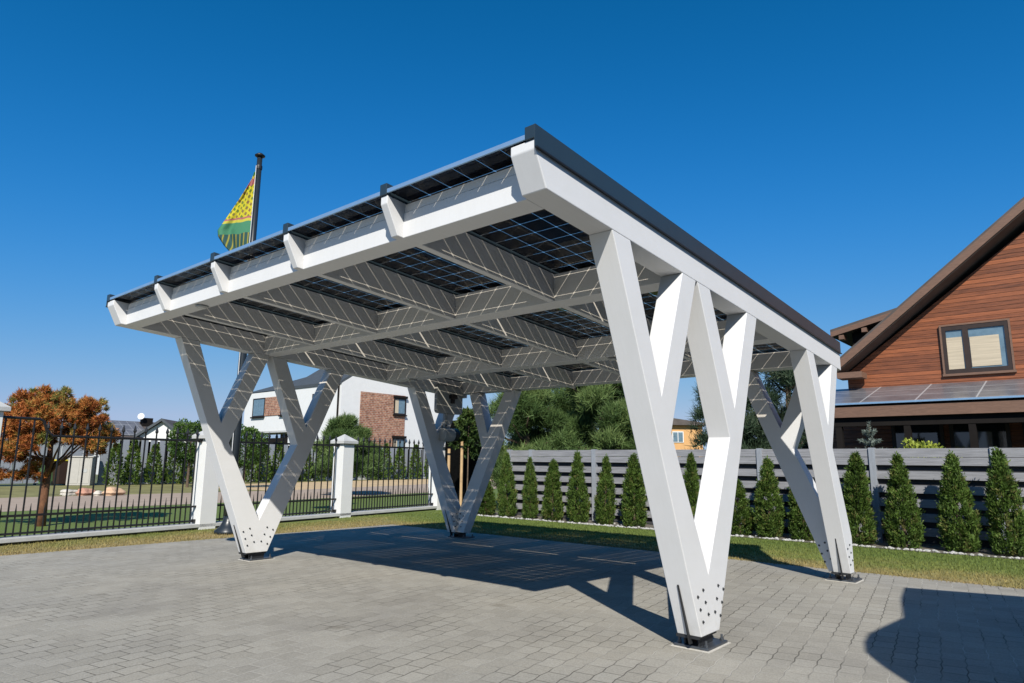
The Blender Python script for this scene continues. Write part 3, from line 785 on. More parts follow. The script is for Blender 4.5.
# grey equipment box and floodlight on the rear left leg
bx = thing('junction_box', 'grey rounded equipment box with a black fitting, fixed on the carport\'s rear left leg', 'equipment box', (-W + T + 0.003, 3.40, 2.35))
def rrect(y0, y1, z0, z1, r, n=5):
    out = []
    for cy, cz, a0 in ((y1 - r, z1 - r, 0), (y0 + r, z1 - r, 90), (y0 + r, z0 + r, 180), (y1 - r, z0 + r, 270)):
        for i in range(n + 1):
            a = R(a0 + 90 * i / n); out.append((cy + r * math.cos(a), cz + r * math.sin(a)))
    return out
MB().yz(rrect(-0.32, 0.30, -0.23, 0.25, 0.06), 0.0, 0.07).build('housing', M['greybox'], bx, 0.006)
MB().yz(rrect(-0.04, 0.10, 0.03, 0.10, 0.012), 0.072, 0.14).yz([(0.0, -0.05), (0.06, -0.05), (0.06, 0.03), (0.0, 0.03)], 0.072, 0.12).build('fitting', M['blackplastic'], bx)
fl = thing('floodlight', 'dark floodlight with grey round body hung under the grey equipment box', 'floodlight', (-W + T + 0.01, 3.32, 1.76))
MB().box(0.0, 0.05, -0.03, 0.03, 0.12, 0.36).build('bracket', M['greybox'], fl)
MB().tube([(0.05, -0.10, 0.0), (0.05, 0.14, 0.0)], 0.115, 18).build('lamp_body', M['greybox'], fl, 0.01)
MB().tube([(0.05, 0.142, 0.0), (0.05, 0.25, 0.0)], 0.11, 18).build('lens_hood', M['blackplastic'], fl, 0.01)
MB().tube([(0.02, -0.02, 0.115), (0.06, 0.0, 0.16), (0.02, 0.0, 0.2)], 0.012, 6).build('cable', M['blackplastic'], fl)

# ------------------------------------------------------------------ iron fence with pillars
FD = Vector((-0.128, 0.9918)); FANG = math.atan2(FD.y, FD.x)
FP = [Vector((-10.53, -2.0)) + FD * (3.515 * i - (0.22 if i == 0 else 0)) for i in range(4)]
PLAB = ['white rendered gate pillar at the far left edge, beside the raised fence rail',
        'white fence pillar standing right behind the front left carport leg',
        'white fence pillar with grey pyramid cap, in front of the dark pine shrub',
        'white fence pillar at the far corner, behind the rear left carport leg']
for i, p in enumerate(FP):
    r_ = thing('fence_pillar', PLAB[i], 'fence pillar', (p.x, p.y, 0), FANG, 'white fence pillars')
    up_ = 0.30 if i == 0 else 0.0
    MB().box(-0.17, 0.17, -0.17, 0.17, -0.05, 1.70 + up_).build('shaft', M['render'], r_, 0.006)
    c = 0.235
    MB().add([(x_, y_, z_ + up_) for x_, y_, z_ in ((-c, -c, 1.70), (c, -c, 1.70), (c, c, 1.70), (-c, c, 1.70), (-c, -c, 1.765), (c, -c, 1.765), (c, c, 1.765), (-c, c, 1.765), (0, 0, 1.93))],
             [(3, 2, 1, 0), (0, 1, 5, 4), (1, 2, 6, 5), (2, 3, 7, 6), (3, 0, 4, 7), (4, 5, 8), (5, 6, 8), (6, 7, 8), (7, 4, 8)]).build('cap', M['concrete'], r_, 0.004)
SLAB = ['black iron fence section with raised rail at its left end, before the rusty pine',
        'black iron picket fence section crossed by the front left carport leg, between two pillars',
        'black iron picket fence section right of the pyramid capped pillar, below the brick villa']
for i in range(3):
    p = FP[i]
    f = thing('fence_section', SLAB[i], 'iron fence', (p.x, p.y, 0), FANG, 'black iron fence sections')
    a, b_ = 0.17, (FP[i + 1] - FP[i]).length - 0.17
    zt = 1.655
    if i == 0:
        MB().tube([(a, 0, 1.92), (0.74, 0, 1.915), (0.80, 0, 1.88), (0.86, 0, 1.74), (0.95, 0, zt), (b_, 0, zt)], 0.022, 8).build('top_rail', M['black'], f)
    else:
        MB().box(a, b_, -0.02, 0.02, zt - 0.02, zt + 0.02).build('top_rail', M['black'], f)
    MB().box(a, b_, -0.018, 0.018, 0.40, 0.435).build('lower_rail', M['black'], f)
    MB().box(a, b_, -0.018, 0.018, 0.135, 0.165).build('bottom_rail', M['black'], f)
    n = 17; st = (b_ - a) / n
    for k in range(n):
        x = a + st * (k + 0.5)
        top = 1.775 if not (i == 0 and x < 0.82) else 1.92
        m = MB().box(x - 0.010, x + 0.010, -0.010, 0.010, 0.11, top)
        if top < 1.8:
            z = top - 0.02
            m.lathe([(0.012, z), (0.030, z + 0.03), (0.026, z + 0.055), (0.003, z + 0.135)], (x, 0, 0), 8)
        m.build('picket', M['black'], f)
        if k < n - 1:
            x2 = x + st / 2
            MB().box(x2 - 0.009, x2 + 0.009, -0.009, 0.009, 0.11, 0.50).lathe([(0.011, 0.50), (0.003, 0.60)], (x2, 0, 0), 6).build('spike', M['black'], f)
    for z in (0.15, zt):
        for xe, s in ((a, 1), (b_, -1)):
            MB().box(min(xe, xe + s * 0.05), max(xe, xe + s * 0.05), -0.035, 0.035, z - 0.03, z + 0.03).build('clamp', M['black'], f)
pl = thing('fence_plinth', 'low pale concrete kerb running under the black iron fence', 'plinth', (FP[0].x, FP[0].y, 0), FANG)
MB().box(-4.0, 10.6, -0.17, 0.15, 0.035, 0.10).build('coping', M['concrete'], pl, 0.006)
MB().box(-4.0, 10.6, -0.09, 0.11, -0.1, 0.035).build('base_course', M['plinthbase'], pl)

# ------------------------------------------------------------------ flagpole and flag
px, py = -9.80, 1.40
lean = Vector((0.03, 0.025, 7.22))
fp = thing('flagpole', 'tall dark flagpole behind the front left carport leg', 'flagpole', (px, py, 0))
MB().tube([(0, 0, 0), lean * 0.25, lean * 0.6, lean], [0.085, 0.08, 0.066, 0.05], 14).build('pole', M['pole'], fp, smooth=True)
MB().lathe([(0.24, 0.0), (0.235, 0.05), (0.15, 0.12), (0.10, 0.22), (0.09, 0.30)], n=20).build('foot', M['pole'], fp, smooth=True)
MB().lathe([(0.055, 0.0), (0.095, 0.015), (0.10, 0.035), (0.05, 0.075)], tuple(lean), 16).build('finial', M['black'], fp, smooth=True)
MB().lathe([(0.06, -0.26), (0.062, -0.22), (0.06, -0.18)], tuple(lean), 12).build('collar', M['black'], fp)
MB().tube([(0.075, -0.085, 1.2), (0.085, -0.09, 3.6), (0.085, -0.065, 7.0)], 0.006, 5).build('halyard', M['render'], fp)
def flag():
    lat = Vector((-0.78, -0.62, 0)).normalized()
    perp = Vector((lat.y, -lat.x, 0))
    nu, nv = 22, 44
    vs, uvs = [], []
    ztop, zbot = 6.95, 5.25
    outline = [(0.0, 0.02), (0.10, 0.10), (0.30, 0.28), (0.55, 0.53), (0.70, 0.68), (0.78, 0.66), (0.90, 0.52), (1.0, 0.36)]
    def out(s):
        for (a, x), (b, y) in zip(outline, outline[1:]):
            if s <= b: return x + (y - x) * (s - a) / (b - a)
        return outline[-1][1]
    for j in range(nv + 1):
        s = j / nv
        z = ztop + (zbot - ztop) * s
        w_ = out(s)
        base = Vector((px, py, 0)) + lean * (z / lean.z); base.z = z
        for i in range(nu + 1):
            t = i / nu
            fold = 0.05 * math.sin(t * 9 + s * 3) * t + 0.03 * math.sin(t * 17 - s * 5) * t
            q = base + lat * (0.06 + w_ * t) + perp * (fold + 0.10 * t * s) + Vector((0, 0, -0.10 * t * (1 - s) + 0.015 * math.sin(t * 12)))
            vs.append(tuple(q)); uvs.append((t * max(w_, 0.05) / 0.7, s))
    fs = [(j * (nu + 1) + i, j * (nu + 1) + i + 1, (j + 1) * (nu + 1) + i + 1, (j + 1) * (nu + 1) + i) for j in range(nv) for i in range(nu)]
    me = bpy.data.meshes.new('flag'); me.from_pydata(vs, [], fs)
    ul = me.uv_layers.new(name='UVMap')
    for lp in me.loops: ul.data[lp.index].uv = uvs[lp.vertex_index]
    me.polygons.foreach_set('use_smooth', [True] * len(me.polygons))
    me.materials.append(M['flag'])
    o = bpy.data.objects.new('flag', me); COL.objects.link(o)
    md = o.modifiers.new('cloth', 'SOLIDIFY'); md.thickness = 0.004
    tag(o, 'drooping yellow, red and green patterned flag hanging from the flagpole', 'flag')
flag()

# ------------------------------------------------------------------ grey slatted timber fence at the back
wf = thing('slatted_fence', 'grey horizontal board fence with dark gaps behind the row of thujas', 'fence', (-9.2, 8.5, 0))
FL = 15.6
zs = [1.60]
boards = MB(); back = MB()
z = 1.60
boards.box(0, FL, 0.0, 0.025, 1.455, 1.60)
boards.box(0, FL, 0.002, 0.027, 1.315, 1.448)
z = 1.215
while z > 0.1:
    boards.box(0, FL, 0.0, 0.025, z - 0.135, z); z -= 0.232
z = 1.345
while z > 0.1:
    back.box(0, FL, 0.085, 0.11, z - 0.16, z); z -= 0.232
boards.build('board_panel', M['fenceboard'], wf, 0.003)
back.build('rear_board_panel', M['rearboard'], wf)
for x in (-8.54, -6.66, -4.785, -2.79, -0.79, 0.983, 2.8, 4.6):
    MB().box(x + 9.2 - 0.05, x + 9.2 + 0.05, -0.035, 0.085, 0, 1.615).build('fence_post', M['fencepost'], wf, 0.004)
MB().box(-0.1, 0.0, -0.05, 0.07, 0, 1.62).build('fence_post', M['fencepost'], wf)
dg = thing('dark_gate', 'black boarded gate leaf in deep shade at the left end of the slatted fence', 'gate', (-10.78, 8.35, 0))  # added panel, stands in for a black area at the fence end
g = MB()
for k in range(14): g.box(0.1 * k - 0.6, 0.1 * k - 0.504, 0, 0.03, 0.05, 2.42)
g.build('board_leaf', M['darkwood'], dg)
MB().box(-0.67, -0.61, -0.02, 0.06, 0, 2.46).box(0.80, 0.86, -0.02, 0.06, 0, 2.46).build('gate_frame', M['darkwood'], dg)

# ------------------------------------------------------------------ plants
def make_thuja(h, rad, seed, name='thuja'):
    rs = np.random.default_rng(seed)
    nc = 430; per = 36
    zc = rs.uniform(0.02, 1, nc) ** 1.1
    prof = np.interp(zc, [0, 0.06, 0.22, 0.45, 0.7, 0.88, 1.0], [0.74, 0.93, 1.0, 0.84, 0.58, 0.30, 0.03])
    tc = rs.uniform(0, 2 * math.pi, nc)
    rc = rad * prof * rs.uniform(0.80, 1.07, nc) * (1 + 0.08 * np.sin(zc * 9 + 5 * seed))
    cc = np.stack([rc * np.cos(tc), rc * np.sin(tc), zc * h * 0.95 + 0.01], 1)
    cd = unit(np.stack([np.cos(tc) * 0.55, np.sin(tc) * 0.55, np.full(nc, 0.95)], 1) + rs.normal(0, 0.25, (nc, 3)))
    ctone = np.clip(rs.normal(0.5, 0.26, nc), 0, 1)
    along = rs.uniform(-0.09, 0.03, (nc, per))
    p = cc[:, None] + cd[:, None] * along[..., None] + rs.normal(0, 0.018, (nc, per, 3))
    c = p.reshape(-1, 3); c[:, 2] = np.maximum(c[:, 2], 0.01)
    d = np.repeat(cd, per, 0)
    v = leaf_quads(c, d, 0.055, 0.018, 0.42)
    rnd = np.clip(np.repeat(ctone, per) + rs.normal(0, 0.12, nc * per), 0, 1)
    # leader shoots at the tip
    fol = np_mesh('foliage', v, 4, M['thuja'], rnd=rnd)
    st = MB().tube([(0, 0, 0), (0, 0, h * 0.5), (0.01, 0, h * 0.9)], [0.03, 0.02, 0.006], 7).build('trunk', M['bark'])
    return fol, st
protos = [make_thuja(1.5, 0.235, s) for s in (1, 2, 3, 4)]
TH = [(-9.55, 1.02, 1.0, 'small low thuja beside the rear left carport leg, leftmost of its row'),
      (-8.83, 1.58, 0.92, 'first full size thuja right of the rear left carport leg'),
      (-8.11, 1.47, 0.80, 'slim thuja, second full size one right of the rear left leg'),
      (-7.46, 1.43, 0.95, 'shorter thuja, third to the right of the rear left carport leg'),
      (-6.74, 1.54, 1.0, 'fourth full size thuja to the right of the rear left leg'),
      (-6.03, 1.52, 0.86, 'slim pointed thuja, second to the left of the near white leg'),
      (-5.31, 1.52, 1.06, 'broad thuja directly left of the near white carport leg'),
      (-3.96, 1.53, 0.82, 'slim thuja seen through the gap inside the near white leg'),
      (-3.03, 1.05, 0.95, 'short thuja immediately right of the near white carport leg'),
      (-2.47, 1.43, 1.05, 'bushy thuja with rounded top left of the grey rear right leg arms'),
      (-1.85, 1.40, 1.0, 'thuja partly hidden behind the arms of the rear right leg'),
      (-0.99, 1.53, 1.05, 'thuja directly right of the rear right carport leg, by a fence post'),
      (-0.28, 1.53, 0.95, 'slim thuja second right of the rear right leg, below the yellow green shrub'),
      (0.49, 1.57, 1.05, 'broad leaning thuja, third right of the rear right leg, below the gable window'),
      (1.12, 1.57, 1.05, 'thuja at the right edge of the photo, in front of the slatted fence')]
for i, (x, h, wd, lab) in enumerate(TH):
    r_ = thing('thuja', lab, 'thuja', (x, 7.95, 0), random.uniform(0, 6.28), 'thujas along the slatted fence')
    fol, st = protos[i % 4]
    for src in (fol, st):
        o = src.copy(); COL.objects.link(o); o.parent = r_
    r_.scale = (wd * random.uniform(0.93, 1.06), wd * random.uniform(0.88, 1.05), h * random.uniform(0.97, 1.03) / 1.5)
    r_.rotation_euler = (R(random.uniform(-2.5, 2.5)), R(random.uniform(-2.5, 2.5) + (-2 if i == 13 else 0)), r_.rotation_euler[2])

def far_thuja():
    n = 900
    zz = RNG.uniform(0, 1, n); prof = np.interp(zz, [0, 0.2, 0.6, 1], [0.8, 1, 0.65, 0.05]); th = RNG.uniform(0, 6.283, n)
    rr = 0.37 * prof * RNG.uniform(0.7, 1.05, n)
    c = np.stack([rr * np.cos(th), rr * np.sin(th), zz * 2.0], 1)
    v = leaf_quads(c, np.stack([np.cos(th), np.sin(th), np.full(n, 1.0)], 1), 0.17, 0.08, 0.35)
    return np_mesh('foliage', v, 4, M['thuja'], rnd=np.clip(RNG.normal(0.55, 0.2, n), 0, 1))
ft = far_thuja()
FT = [(113, -35.07, 8.22), (131, -35.13, 9.08), (152, -35.2, 10.13), (172, -35.28, 11.18), (188, -35.34, 12.05), (250, -35.61, 15.78), (262, -35.67, 16.57), (276, -35.74, 17.53), (290, -35.81, 18.52), (303, -35.88, 19.48), (318, -35.96, 20.63), (343, -36.11, 22.65), (370, -36.28, 25.02), (383, -36.37, 26.23), (397, -36.47, 27.59), (413, -36.58, 29.22), (428, -36.7, 30.83)]
FTL = ['first small thuja from the left by the vertical slat fence across the road', 'second small thuja from the left by the vertical slat fence across the road', 'third small thuja from the left across the road', 'fourth small thuja across the road, left of the round bush',
       'small thuja across the road just left of the nearest white pillar', 'small thuja across the road just right of the front left leg base', 'second small thuja across the road seen inside the front left V leg', 'third small thuja across the road seen inside the front left V leg',
       'small thuja behind the right arm of the front left V leg across the road', 'small thuja across the road just right of the front left V leg', 'second small thuja across the road right of the front left V leg', 'small thuja across the road hidden behind the pyramid capped pillar',
       'first small thuja across the road right of the pyramid capped pillar', 'second small thuja across the road right of the pyramid capped pillar', 'third small thuja across the road right of the pyramid capped pillar, below the brick wall', 'fourth small thuja across the road right of the pyramid capped pillar', 'last small thuja across the road, by the corner fence pillar']
for i, (u, x, y) in enumerate(FT):
    o = ft if i == 0 else ft.copy()
    if i: COL.objects.link(o)
    o.name = 'small_thuja'
    s = 1.08 if i < 5 else (1.14 if i < 11 else 1.22)
    o.location = (x + 0.3, y, -0.01); o.rotation_euler = (0, 0, i * 1.3); o.scale = (s * 0.95, s * 0.95, s * (1.0 if i % 2 else 0.92))
    tag(o, FTL[i], 'thuja', 'small thujas across the road')

def tuft_tree(name, label, cat, loc, trunk, blobs, mat, ntuft, needle, nper, width, limbs=None, bark='bark', up=0.6, gaps=0.0, group=None, rndbias=0.0, blobvar=True):
    """trunk + limbs + a crown of needle tufts spread over and inside lumpy ellipsoids"""
    t = thing(name, label, cat, loc, 0, group)
    m = MB(); m.tube(trunk[0], trunk[1], 9)
    for l_, r_ in (limbs or []): m.tube(l_, r_, 6)
    m.build('trunk', M[bark], t, smooth=True)
    C, D, S = [], [], []
    vol = np.array([b[1][0] * b[1][1] * b[1][2] for b in blobs]) ** (2 / 3); vol /= vol.sum()
    for (c, rad), f in zip(blobs, vol):
        n = max(6, int(ntuft * f))
        d = unit(RNG.normal(0, 1, (n, 3))); d[:, 2] = np.where(d[:, 2] < -0.5, -d[:, 2], d[:, 2])
        rr = RNG.uniform(0.45, 1.0, n) ** 0.6
        p = np.array(c) + d * np.array(rad) * rr[:, None]
        tone = RNG.normal(0, 0.20) if blobvar else 0.0
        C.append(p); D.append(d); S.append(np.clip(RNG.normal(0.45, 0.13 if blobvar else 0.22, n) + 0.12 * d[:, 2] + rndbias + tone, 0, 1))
    C = np.concatenate(C); D = np.concatenate(D); S = np.concatenate(S)
    if gaps:
        k = (np.sin(C[:, 0] * 5.1 + 1) * np.sin(C[:, 1] * 4.7) * np.sin(C[:, 2] * 6.3 + 2)) > -gaps
        C, D, S = C[k], D[k], S[k]
    cc = np.repeat(C, nper, 0) + RNG.normal(0, needle * 0.25, (len(C) * nper, 3))
    dd = np.repeat(D * 0.7 + np.array([0, 0, up]), nper, 0)
    v = leaf_tris(cc, dd, needle, width, 0.75)
    rn = np.clip(np.repeat(S, nper) + RNG.normal(0, 0.12, len(cc)), 0, 1)
    np_mesh('crown', v, 3, M[mat], t, rnd=rn)
    return t

# rust coloured dying pine at the left
bl = []
rs = random.Random(3)
for k in range(150):
    a = rs.uniform(0, 6.283); e = rs.uniform(-0.55, 1); q = rs.uniform(0.55, 1.0)
    ca = math.sqrt(max(0, 1 - e * e))
    bl.append(((1.12 * q * ca * math.cos(a), 1.12 * q * ca * math.sin(a), 1.80 + 0.80 * q * e), (0.13 * rs.uniform(.8, 1.4),) * 3))
for k in range(40):
    bl.append(((rs.uniform(-1.1, .25), rs.uniform(-1.1, -.1), rs.uniform(0.9, 1.4)), (0.12, 0.12, 0.10)))
limbs = []
for k in range(9):
    a = k * 0.7; limbs.append(([(0, 0, 0.9 + 0.05 * k), (0.35 * math.cos(a), 0.35 * math.sin(a), 1.35), (0.85 * math.cos(a), 0.85 * math.sin(a), 1.8 + 0.06 * (k % 4))], [0.032, 0.02, 0.009]))
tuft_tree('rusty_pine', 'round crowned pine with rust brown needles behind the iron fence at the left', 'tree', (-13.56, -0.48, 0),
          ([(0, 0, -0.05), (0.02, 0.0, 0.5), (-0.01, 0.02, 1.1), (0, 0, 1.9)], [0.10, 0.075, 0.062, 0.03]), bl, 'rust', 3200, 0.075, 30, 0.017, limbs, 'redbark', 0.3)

def pine_blobs(seed, n, rx, rz, z0, size):
    rs = random.Random(seed); out = []
    for k in range(n):
        z = rs.uniform(0, 1); a = rs.uniform(0, 6.283)
        r_ = rx * (1 - 0.72 * z ** 1.6) * math.sqrt(rs.uniform(0.15, 1))
        out.append(((r_ * math.cos(a), r_ * math.sin(a), z0 + z * rz), (size * rs.uniform(.7, 1.3), size * rs.uniform(.7, 1.3), size * rs.uniform(.5, .9))))
    return out
def pine(label, x, y, h, rx, seed, mat='pine', ntuft=1500, z0=0.7, size=0.42, gaps=0.25, needle=0.24):
    limbs = []
    rs = random.Random(seed)
    for k in range(12):
        a = rs.uniform(0, 6.283); z = rs.uniform(z0, h * 0.8); l_ = rx * (1 - 0.5 * z / h)
        limbs.append(([(0, 0, z), (l_ * .5 * math.cos(a), l_ * .5 * math.sin(a), z + .15), (l_ * math.cos(a), l_ * math.sin(a), z + .45)], [0.05, 0.03, 0.01]))
    return tuft_tree('pine_tree', label, 'pine tree', (x, y, 0), ([(0, 0, -.1), (.05, 0, h * .5), (0, .03, h * .95)], [0.16, 0.11, 0.03]),
                     pine_blobs(seed, 46, rx, h - z0 - 0.25, z0, size), mat, ntuft, needle, 24, 0.020, limbs, 'bark', 0.7, gaps, 'pines behind the slatted fence')
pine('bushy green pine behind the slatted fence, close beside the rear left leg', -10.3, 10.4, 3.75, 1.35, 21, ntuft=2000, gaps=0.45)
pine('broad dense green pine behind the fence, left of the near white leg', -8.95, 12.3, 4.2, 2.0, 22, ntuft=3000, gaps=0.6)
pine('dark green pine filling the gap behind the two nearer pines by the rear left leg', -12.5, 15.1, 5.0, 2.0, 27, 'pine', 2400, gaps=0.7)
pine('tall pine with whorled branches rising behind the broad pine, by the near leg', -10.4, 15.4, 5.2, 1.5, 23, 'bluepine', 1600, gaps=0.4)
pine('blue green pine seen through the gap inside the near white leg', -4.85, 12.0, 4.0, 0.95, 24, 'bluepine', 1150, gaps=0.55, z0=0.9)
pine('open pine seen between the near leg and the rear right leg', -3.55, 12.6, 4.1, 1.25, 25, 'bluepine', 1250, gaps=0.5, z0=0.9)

def shrub(name, label, cat, x, y, r_, rz, z0, mat, n, leaf, group=None, trunk=True):
    t = thing(name, label, cat, (x, y, 0), 0, group)
    d = unit(RNG.normal(0, 1, (n, 3)))
    lump = 1 + 0.16 * np.sin(d[:, 0] * 7 + 1) * np.sin(d[:, 1] * 6) + 0.12 * np.sin(d[:, 2] * 11 + d[:, 0] * 5)
    c = d * np.array([r_, r_, rz]) * (lump * RNG.uniform(0.6, 1, n) ** 0.4)[:, None] + np.array([0, 0, z0 + rz])
    v = leaf_quads(c, d + np.array([0, 0, .4]), leaf, leaf * .55, 0.6)
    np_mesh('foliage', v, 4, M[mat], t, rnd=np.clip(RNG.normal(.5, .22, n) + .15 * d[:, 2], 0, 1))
    MB().tube([(0, 0, -.05), (0, 0, z0 + rz)], [0.07, 0.03], 7).build('stem', M['bark'], t)
    return t
shrub('round_bush', 'bright green round bush behind the nearest white fence pillar', 'bush', -30.4, 9.9, 0.95, 0.90, 1.25, 'bush', 5200, 0.12)
shrub('round_bush', 'bright green bush seen just right of the flagpole behind the front left leg', 'bush', -28.4, 11.6, 0.85, 0.95, 0.95, 'bush', 4600, 0.12)
tuft_tree('pine_shrub', 'dark green mountain pine shrub behind the pyramid capped pillar', 'shrub', (-19.75, 11.15, 0), ([(0, 0, -.05), (0, 0, 1.0)], [0.1, 0.05]),
          pine_blobs(31, 52, 1.2, 1.85, 0.85, 0.38), 'pine', 2600, 0.20, 24, 0.024, None, 'bark', 0.8, 0.0)
tuft_tree('staked_sapling', 'young tree tied to two pale wooden stakes behind the rear left carport leg', 'sapling', (-9.66, 7.38, 0), ([(0, 0, 0), (.02, 0, 1.0), (0, 0.02, 2.3)], [0.022, 0.018, 0.008]),
          [((0.0, 0, 2.15), (.30, .30, .45)), ((.12, -.1, 2.35), (.22, .22, .25)), ((-.22, -.1, 1.75), (.24, .22, .22)), ((.18, .12, 1.8), (.26, .2, .25)), ((-.1, .2, 1.5), (.22, .2, .2))], 'sapling', 480, 0.08, 10, 0.048, None, 'bark', 0.2)
for (x, y, h, lab) in ((-9.74, 7.26, 1.80, 'pale round wooden stake standing right of the sapling trunk'), (-10.05, 7.12, 1.62, 'pale round wooden stake left of the sapling, beside the leg')):
    st = thing('tree_stake', lab, 'stake', (x, y, 0), 0, 'stakes of the sapling')
    MB().tube([(0, 0, -.05), (0, 0, h)], 0.036, 10).build('stake_shaft', M['stake'], st)
    MB().tube([(0, 0, h - 0.16), (0, 0, h - 0.11)], 0.039, 10).build('tie_band', M['blackplastic'], st)
# spruce and shrubs on the neighbour's side of the slatted fence
sp = thing('young_spruce', 'small silvery spruce top showing above the slatted fence', 'spruce', (-0.95, 9.15, 0))
MB().tube([(0, 0, 0), (0, 0, 2.08)], [0.04, 0.008], 7).build('trunk', M['bark'], sp)
cs, ds = [], []
for lv in range(9):
    z = 1.84 - lv * 0.17; ln = 0.10 + 0.075 * lv
    for k in range(7):
        a = k * 0.9 + lv * 0.5
        for q in np.linspace(0.05, 1, 26):
            cs.append((ln * q * math.cos(a), ln * q * math.sin(a), z + 0.10 * q)); ds.append((math.cos(a) * .5, math.sin(a) * .5, 0.35))
for q in np.linspace(0, 1, 40): cs.append((0, 0, 1.75 + .34 * q)); ds.append((0, 0, .6))
cs = np.repeat(np.array(cs), 5, 0); ds = np.repeat(np.array(ds), 5, 0)
np_mesh('crown', leaf_tris(cs, ds, 0.055, 0.014, 0.6), 3, M['spruce'], sp, rnd=RNG.uniform(0, 1, len(cs)))
shrub('yellow_shrub', 'low yellow green shrub peeking over the slatted fence under the brown house', 'shrub', -0.12, 9.25, 0.48, 0.45, 0.83, 'yellowbush', 2400, 0.07)

# ------------------------------------------------------------------ brown timber house on the right
bh = thing('timber_house', 'red brown timber house with steep gable roof beyond the slatted fence', 'house', (4.5, 11.5, 0))
ox, oy = 4.5, 11.5
slope = 0.77; xl = -1.92; ze = 3.30           # eave corner at the left
xr = 4.5; zr = ze + slope * (xr - xl) + 0.28
lw = -1.84 - ox                                # wall left edge (local)
zw = ze + slope * (-1.84 - xl) - 0.03
wall = [(lw, 0), (-lw, 0), (-lw, zw), (0, zr - 0.42), (lw, zw)]
MB().xz(wall, 0.0, 8.5).build('wall', M['boards'], bh)
MB().box(-2.3 - ox, lw - 0.002, 0.004, 5, 0, 2.9).build('wall', M['boards'], bh)
def roof_slab(sgn):
    a = (sgn * (xl - ox), ze); b_ = (0, zr - 0.10)
    th = 0.24
    poly = [(a[0], a[1] - 0.0), (b_[0], b_[1]), (b_[0], b_[1] + th), (a[0], a[1] + th)]
    return poly
for sgn in (1, -1):
    rf = MB().xz(roof_slab(sgn), -0.55, 9.0).build('roof', M['rooftile'], bh)
    p = roof_slab(sgn)
    pb = [(p[0][0], p[0][1] + 0.02), (p[1][0], p[1][1] + 0.02), (p[1][0], p[1][1] + 0.20), (p[0][0], p[0][1] + 0.20)]
    MB().xz(pb, -0.59, -0.552).build('barge_board', M['trim'], rf)
    pb = [(p[0][0], p[0][1] + 0.202), (p[1][0], p[1][1] + 0.202), (p[1][0], p[1][1] + 0.255), (p[0][0], p[0][1] + 0.255)]
    MB().xz(pb, -0.575, -0.552).build('verge_strip', M['rooftile'], rf)
    MB().box(min(sgn * (xl - ox), sgn * (xl - ox + 0.5)), max(sgn * (xl - ox), sgn * (xl - ox + 0.5)), -0.54, -0.1, ze - 0.13, ze - 0.003).build('eave_bracket', M['trim'], rf)
# gable window
x0, x1, z0, z1 = 0.04 - ox, 1.17 - ox, 3.17, 4.16
wn = MB().box(x0, x1, -0.05, -0.004, z0, z0 + 0.09).box(x0, x1, -0.05, -0.004, z1 - 0.09, z1).box(x0, x0 + 0.07, -0.05, -0.004, z0 + 0.09, z1 - 0.09).box(x1 - 0.07, x1, -0.05, -0.004, z0 + 0.09, z1 - 0.09).box(x0 + 0.36, x0 + 0.46, -0.05, -0.004, z0 + 0.09, z1 - 0.09).build('window', M['frame'], bh)
MB().box(x0 + 0.07, x0 + 0.36, -0.020, -0.012, z0 + 0.09, z1 - 0.09).box(x0 + 0.46, x1 - 0.07, -0.020, -0.012, z0 + 0.09, z1 - 0.09).build('pane', M['paleglass'], wn)
MB().box(x0 + 0.07, x0 + 0.34, -0.032, -0.024, z0 + 0.09, z1 - 0.24).box(x0 + 0.47, x1 - 0.17, -0.032, -0.024, z0 + 0.12, z1 - 0.26).build('blind', M['blind'], wn)
t_ = MB()
for a, b_, c, d in ((x0 - 0.035, x1 + 0.035, z1, z1 + 0.035), (x0 - 0.05, x1 + 0.05, z0 - 0.045, z0), (x0 - 0.035, x0, z0, z1), (x1, x1 + 0.035, z0, z1)): t_.box(a, b_, -0.06, -0.004, c, d)
t_.build('window_trim', M['trim'], wn)
# lean-to terrace roof with glazed panels
lt = MB().yz([(-1.95, 2.47), (-0.002, 2.96), (-0.002, 2.99), (-1.95, 2.50)], -2.15 - ox, 7.0 - ox).build('terrace_roof', M['solarroof'], bh)
MB().box(-2.15 - ox, 7 - ox, -1.975, -1.952, 2.475, 2.508).build('gutter_edge', M['alu'], lt)
MB().box(-2.10 - ox, 7 - ox, -1.93, -1.86, 2.23, 2.435).build('fascia_beam', M['trim'], lt)
MB().box(-2.05 - ox, 7 - ox, -1.84, -1.70, 2.06, 2.40).build('inner_beam', M['fascia'], lt)
sf = MB().yz([(-1.69, 2.44), (-0.004, 2.86), (-0.004, 2.90), (-1.69, 2.48)], -2.1 - ox, 7 - ox).build('soffit', M['fascia'], lt)
for x in (-1.62, -0.42, 0.60, 2.4, 4.2):
    MB().box(x - 0.055 - ox, x + 0.055 - ox, -1.83, -1.71, 0, 2.07).build('terrace_post', M['fascia'], bh)
for a, b_ in ((-1.05, -0.1), (0.0, 1.0), (1.2, 2.6)):
    w_ = MB().box(a - ox, b_ - ox, -0.04, -0.004, 0.35, 0.43).box(a - ox, b_ - ox, -0.04, -0.004, 2.17, 2.25).box(a - ox, a + 0.07 - ox, -0.04, -0.004, 0.43, 2.17).box(b_ - 0.07 - ox, b_ - ox, -0.04, -0.004, 0.43, 2.17).build('terrace_window', M['darktrim'], bh)
    MB().box(a + 0.07 - ox, b_ - 0.07 - ox, -0.02, -0.010, 0.43, 2.17).build('pane', M['glasspane'], w_)
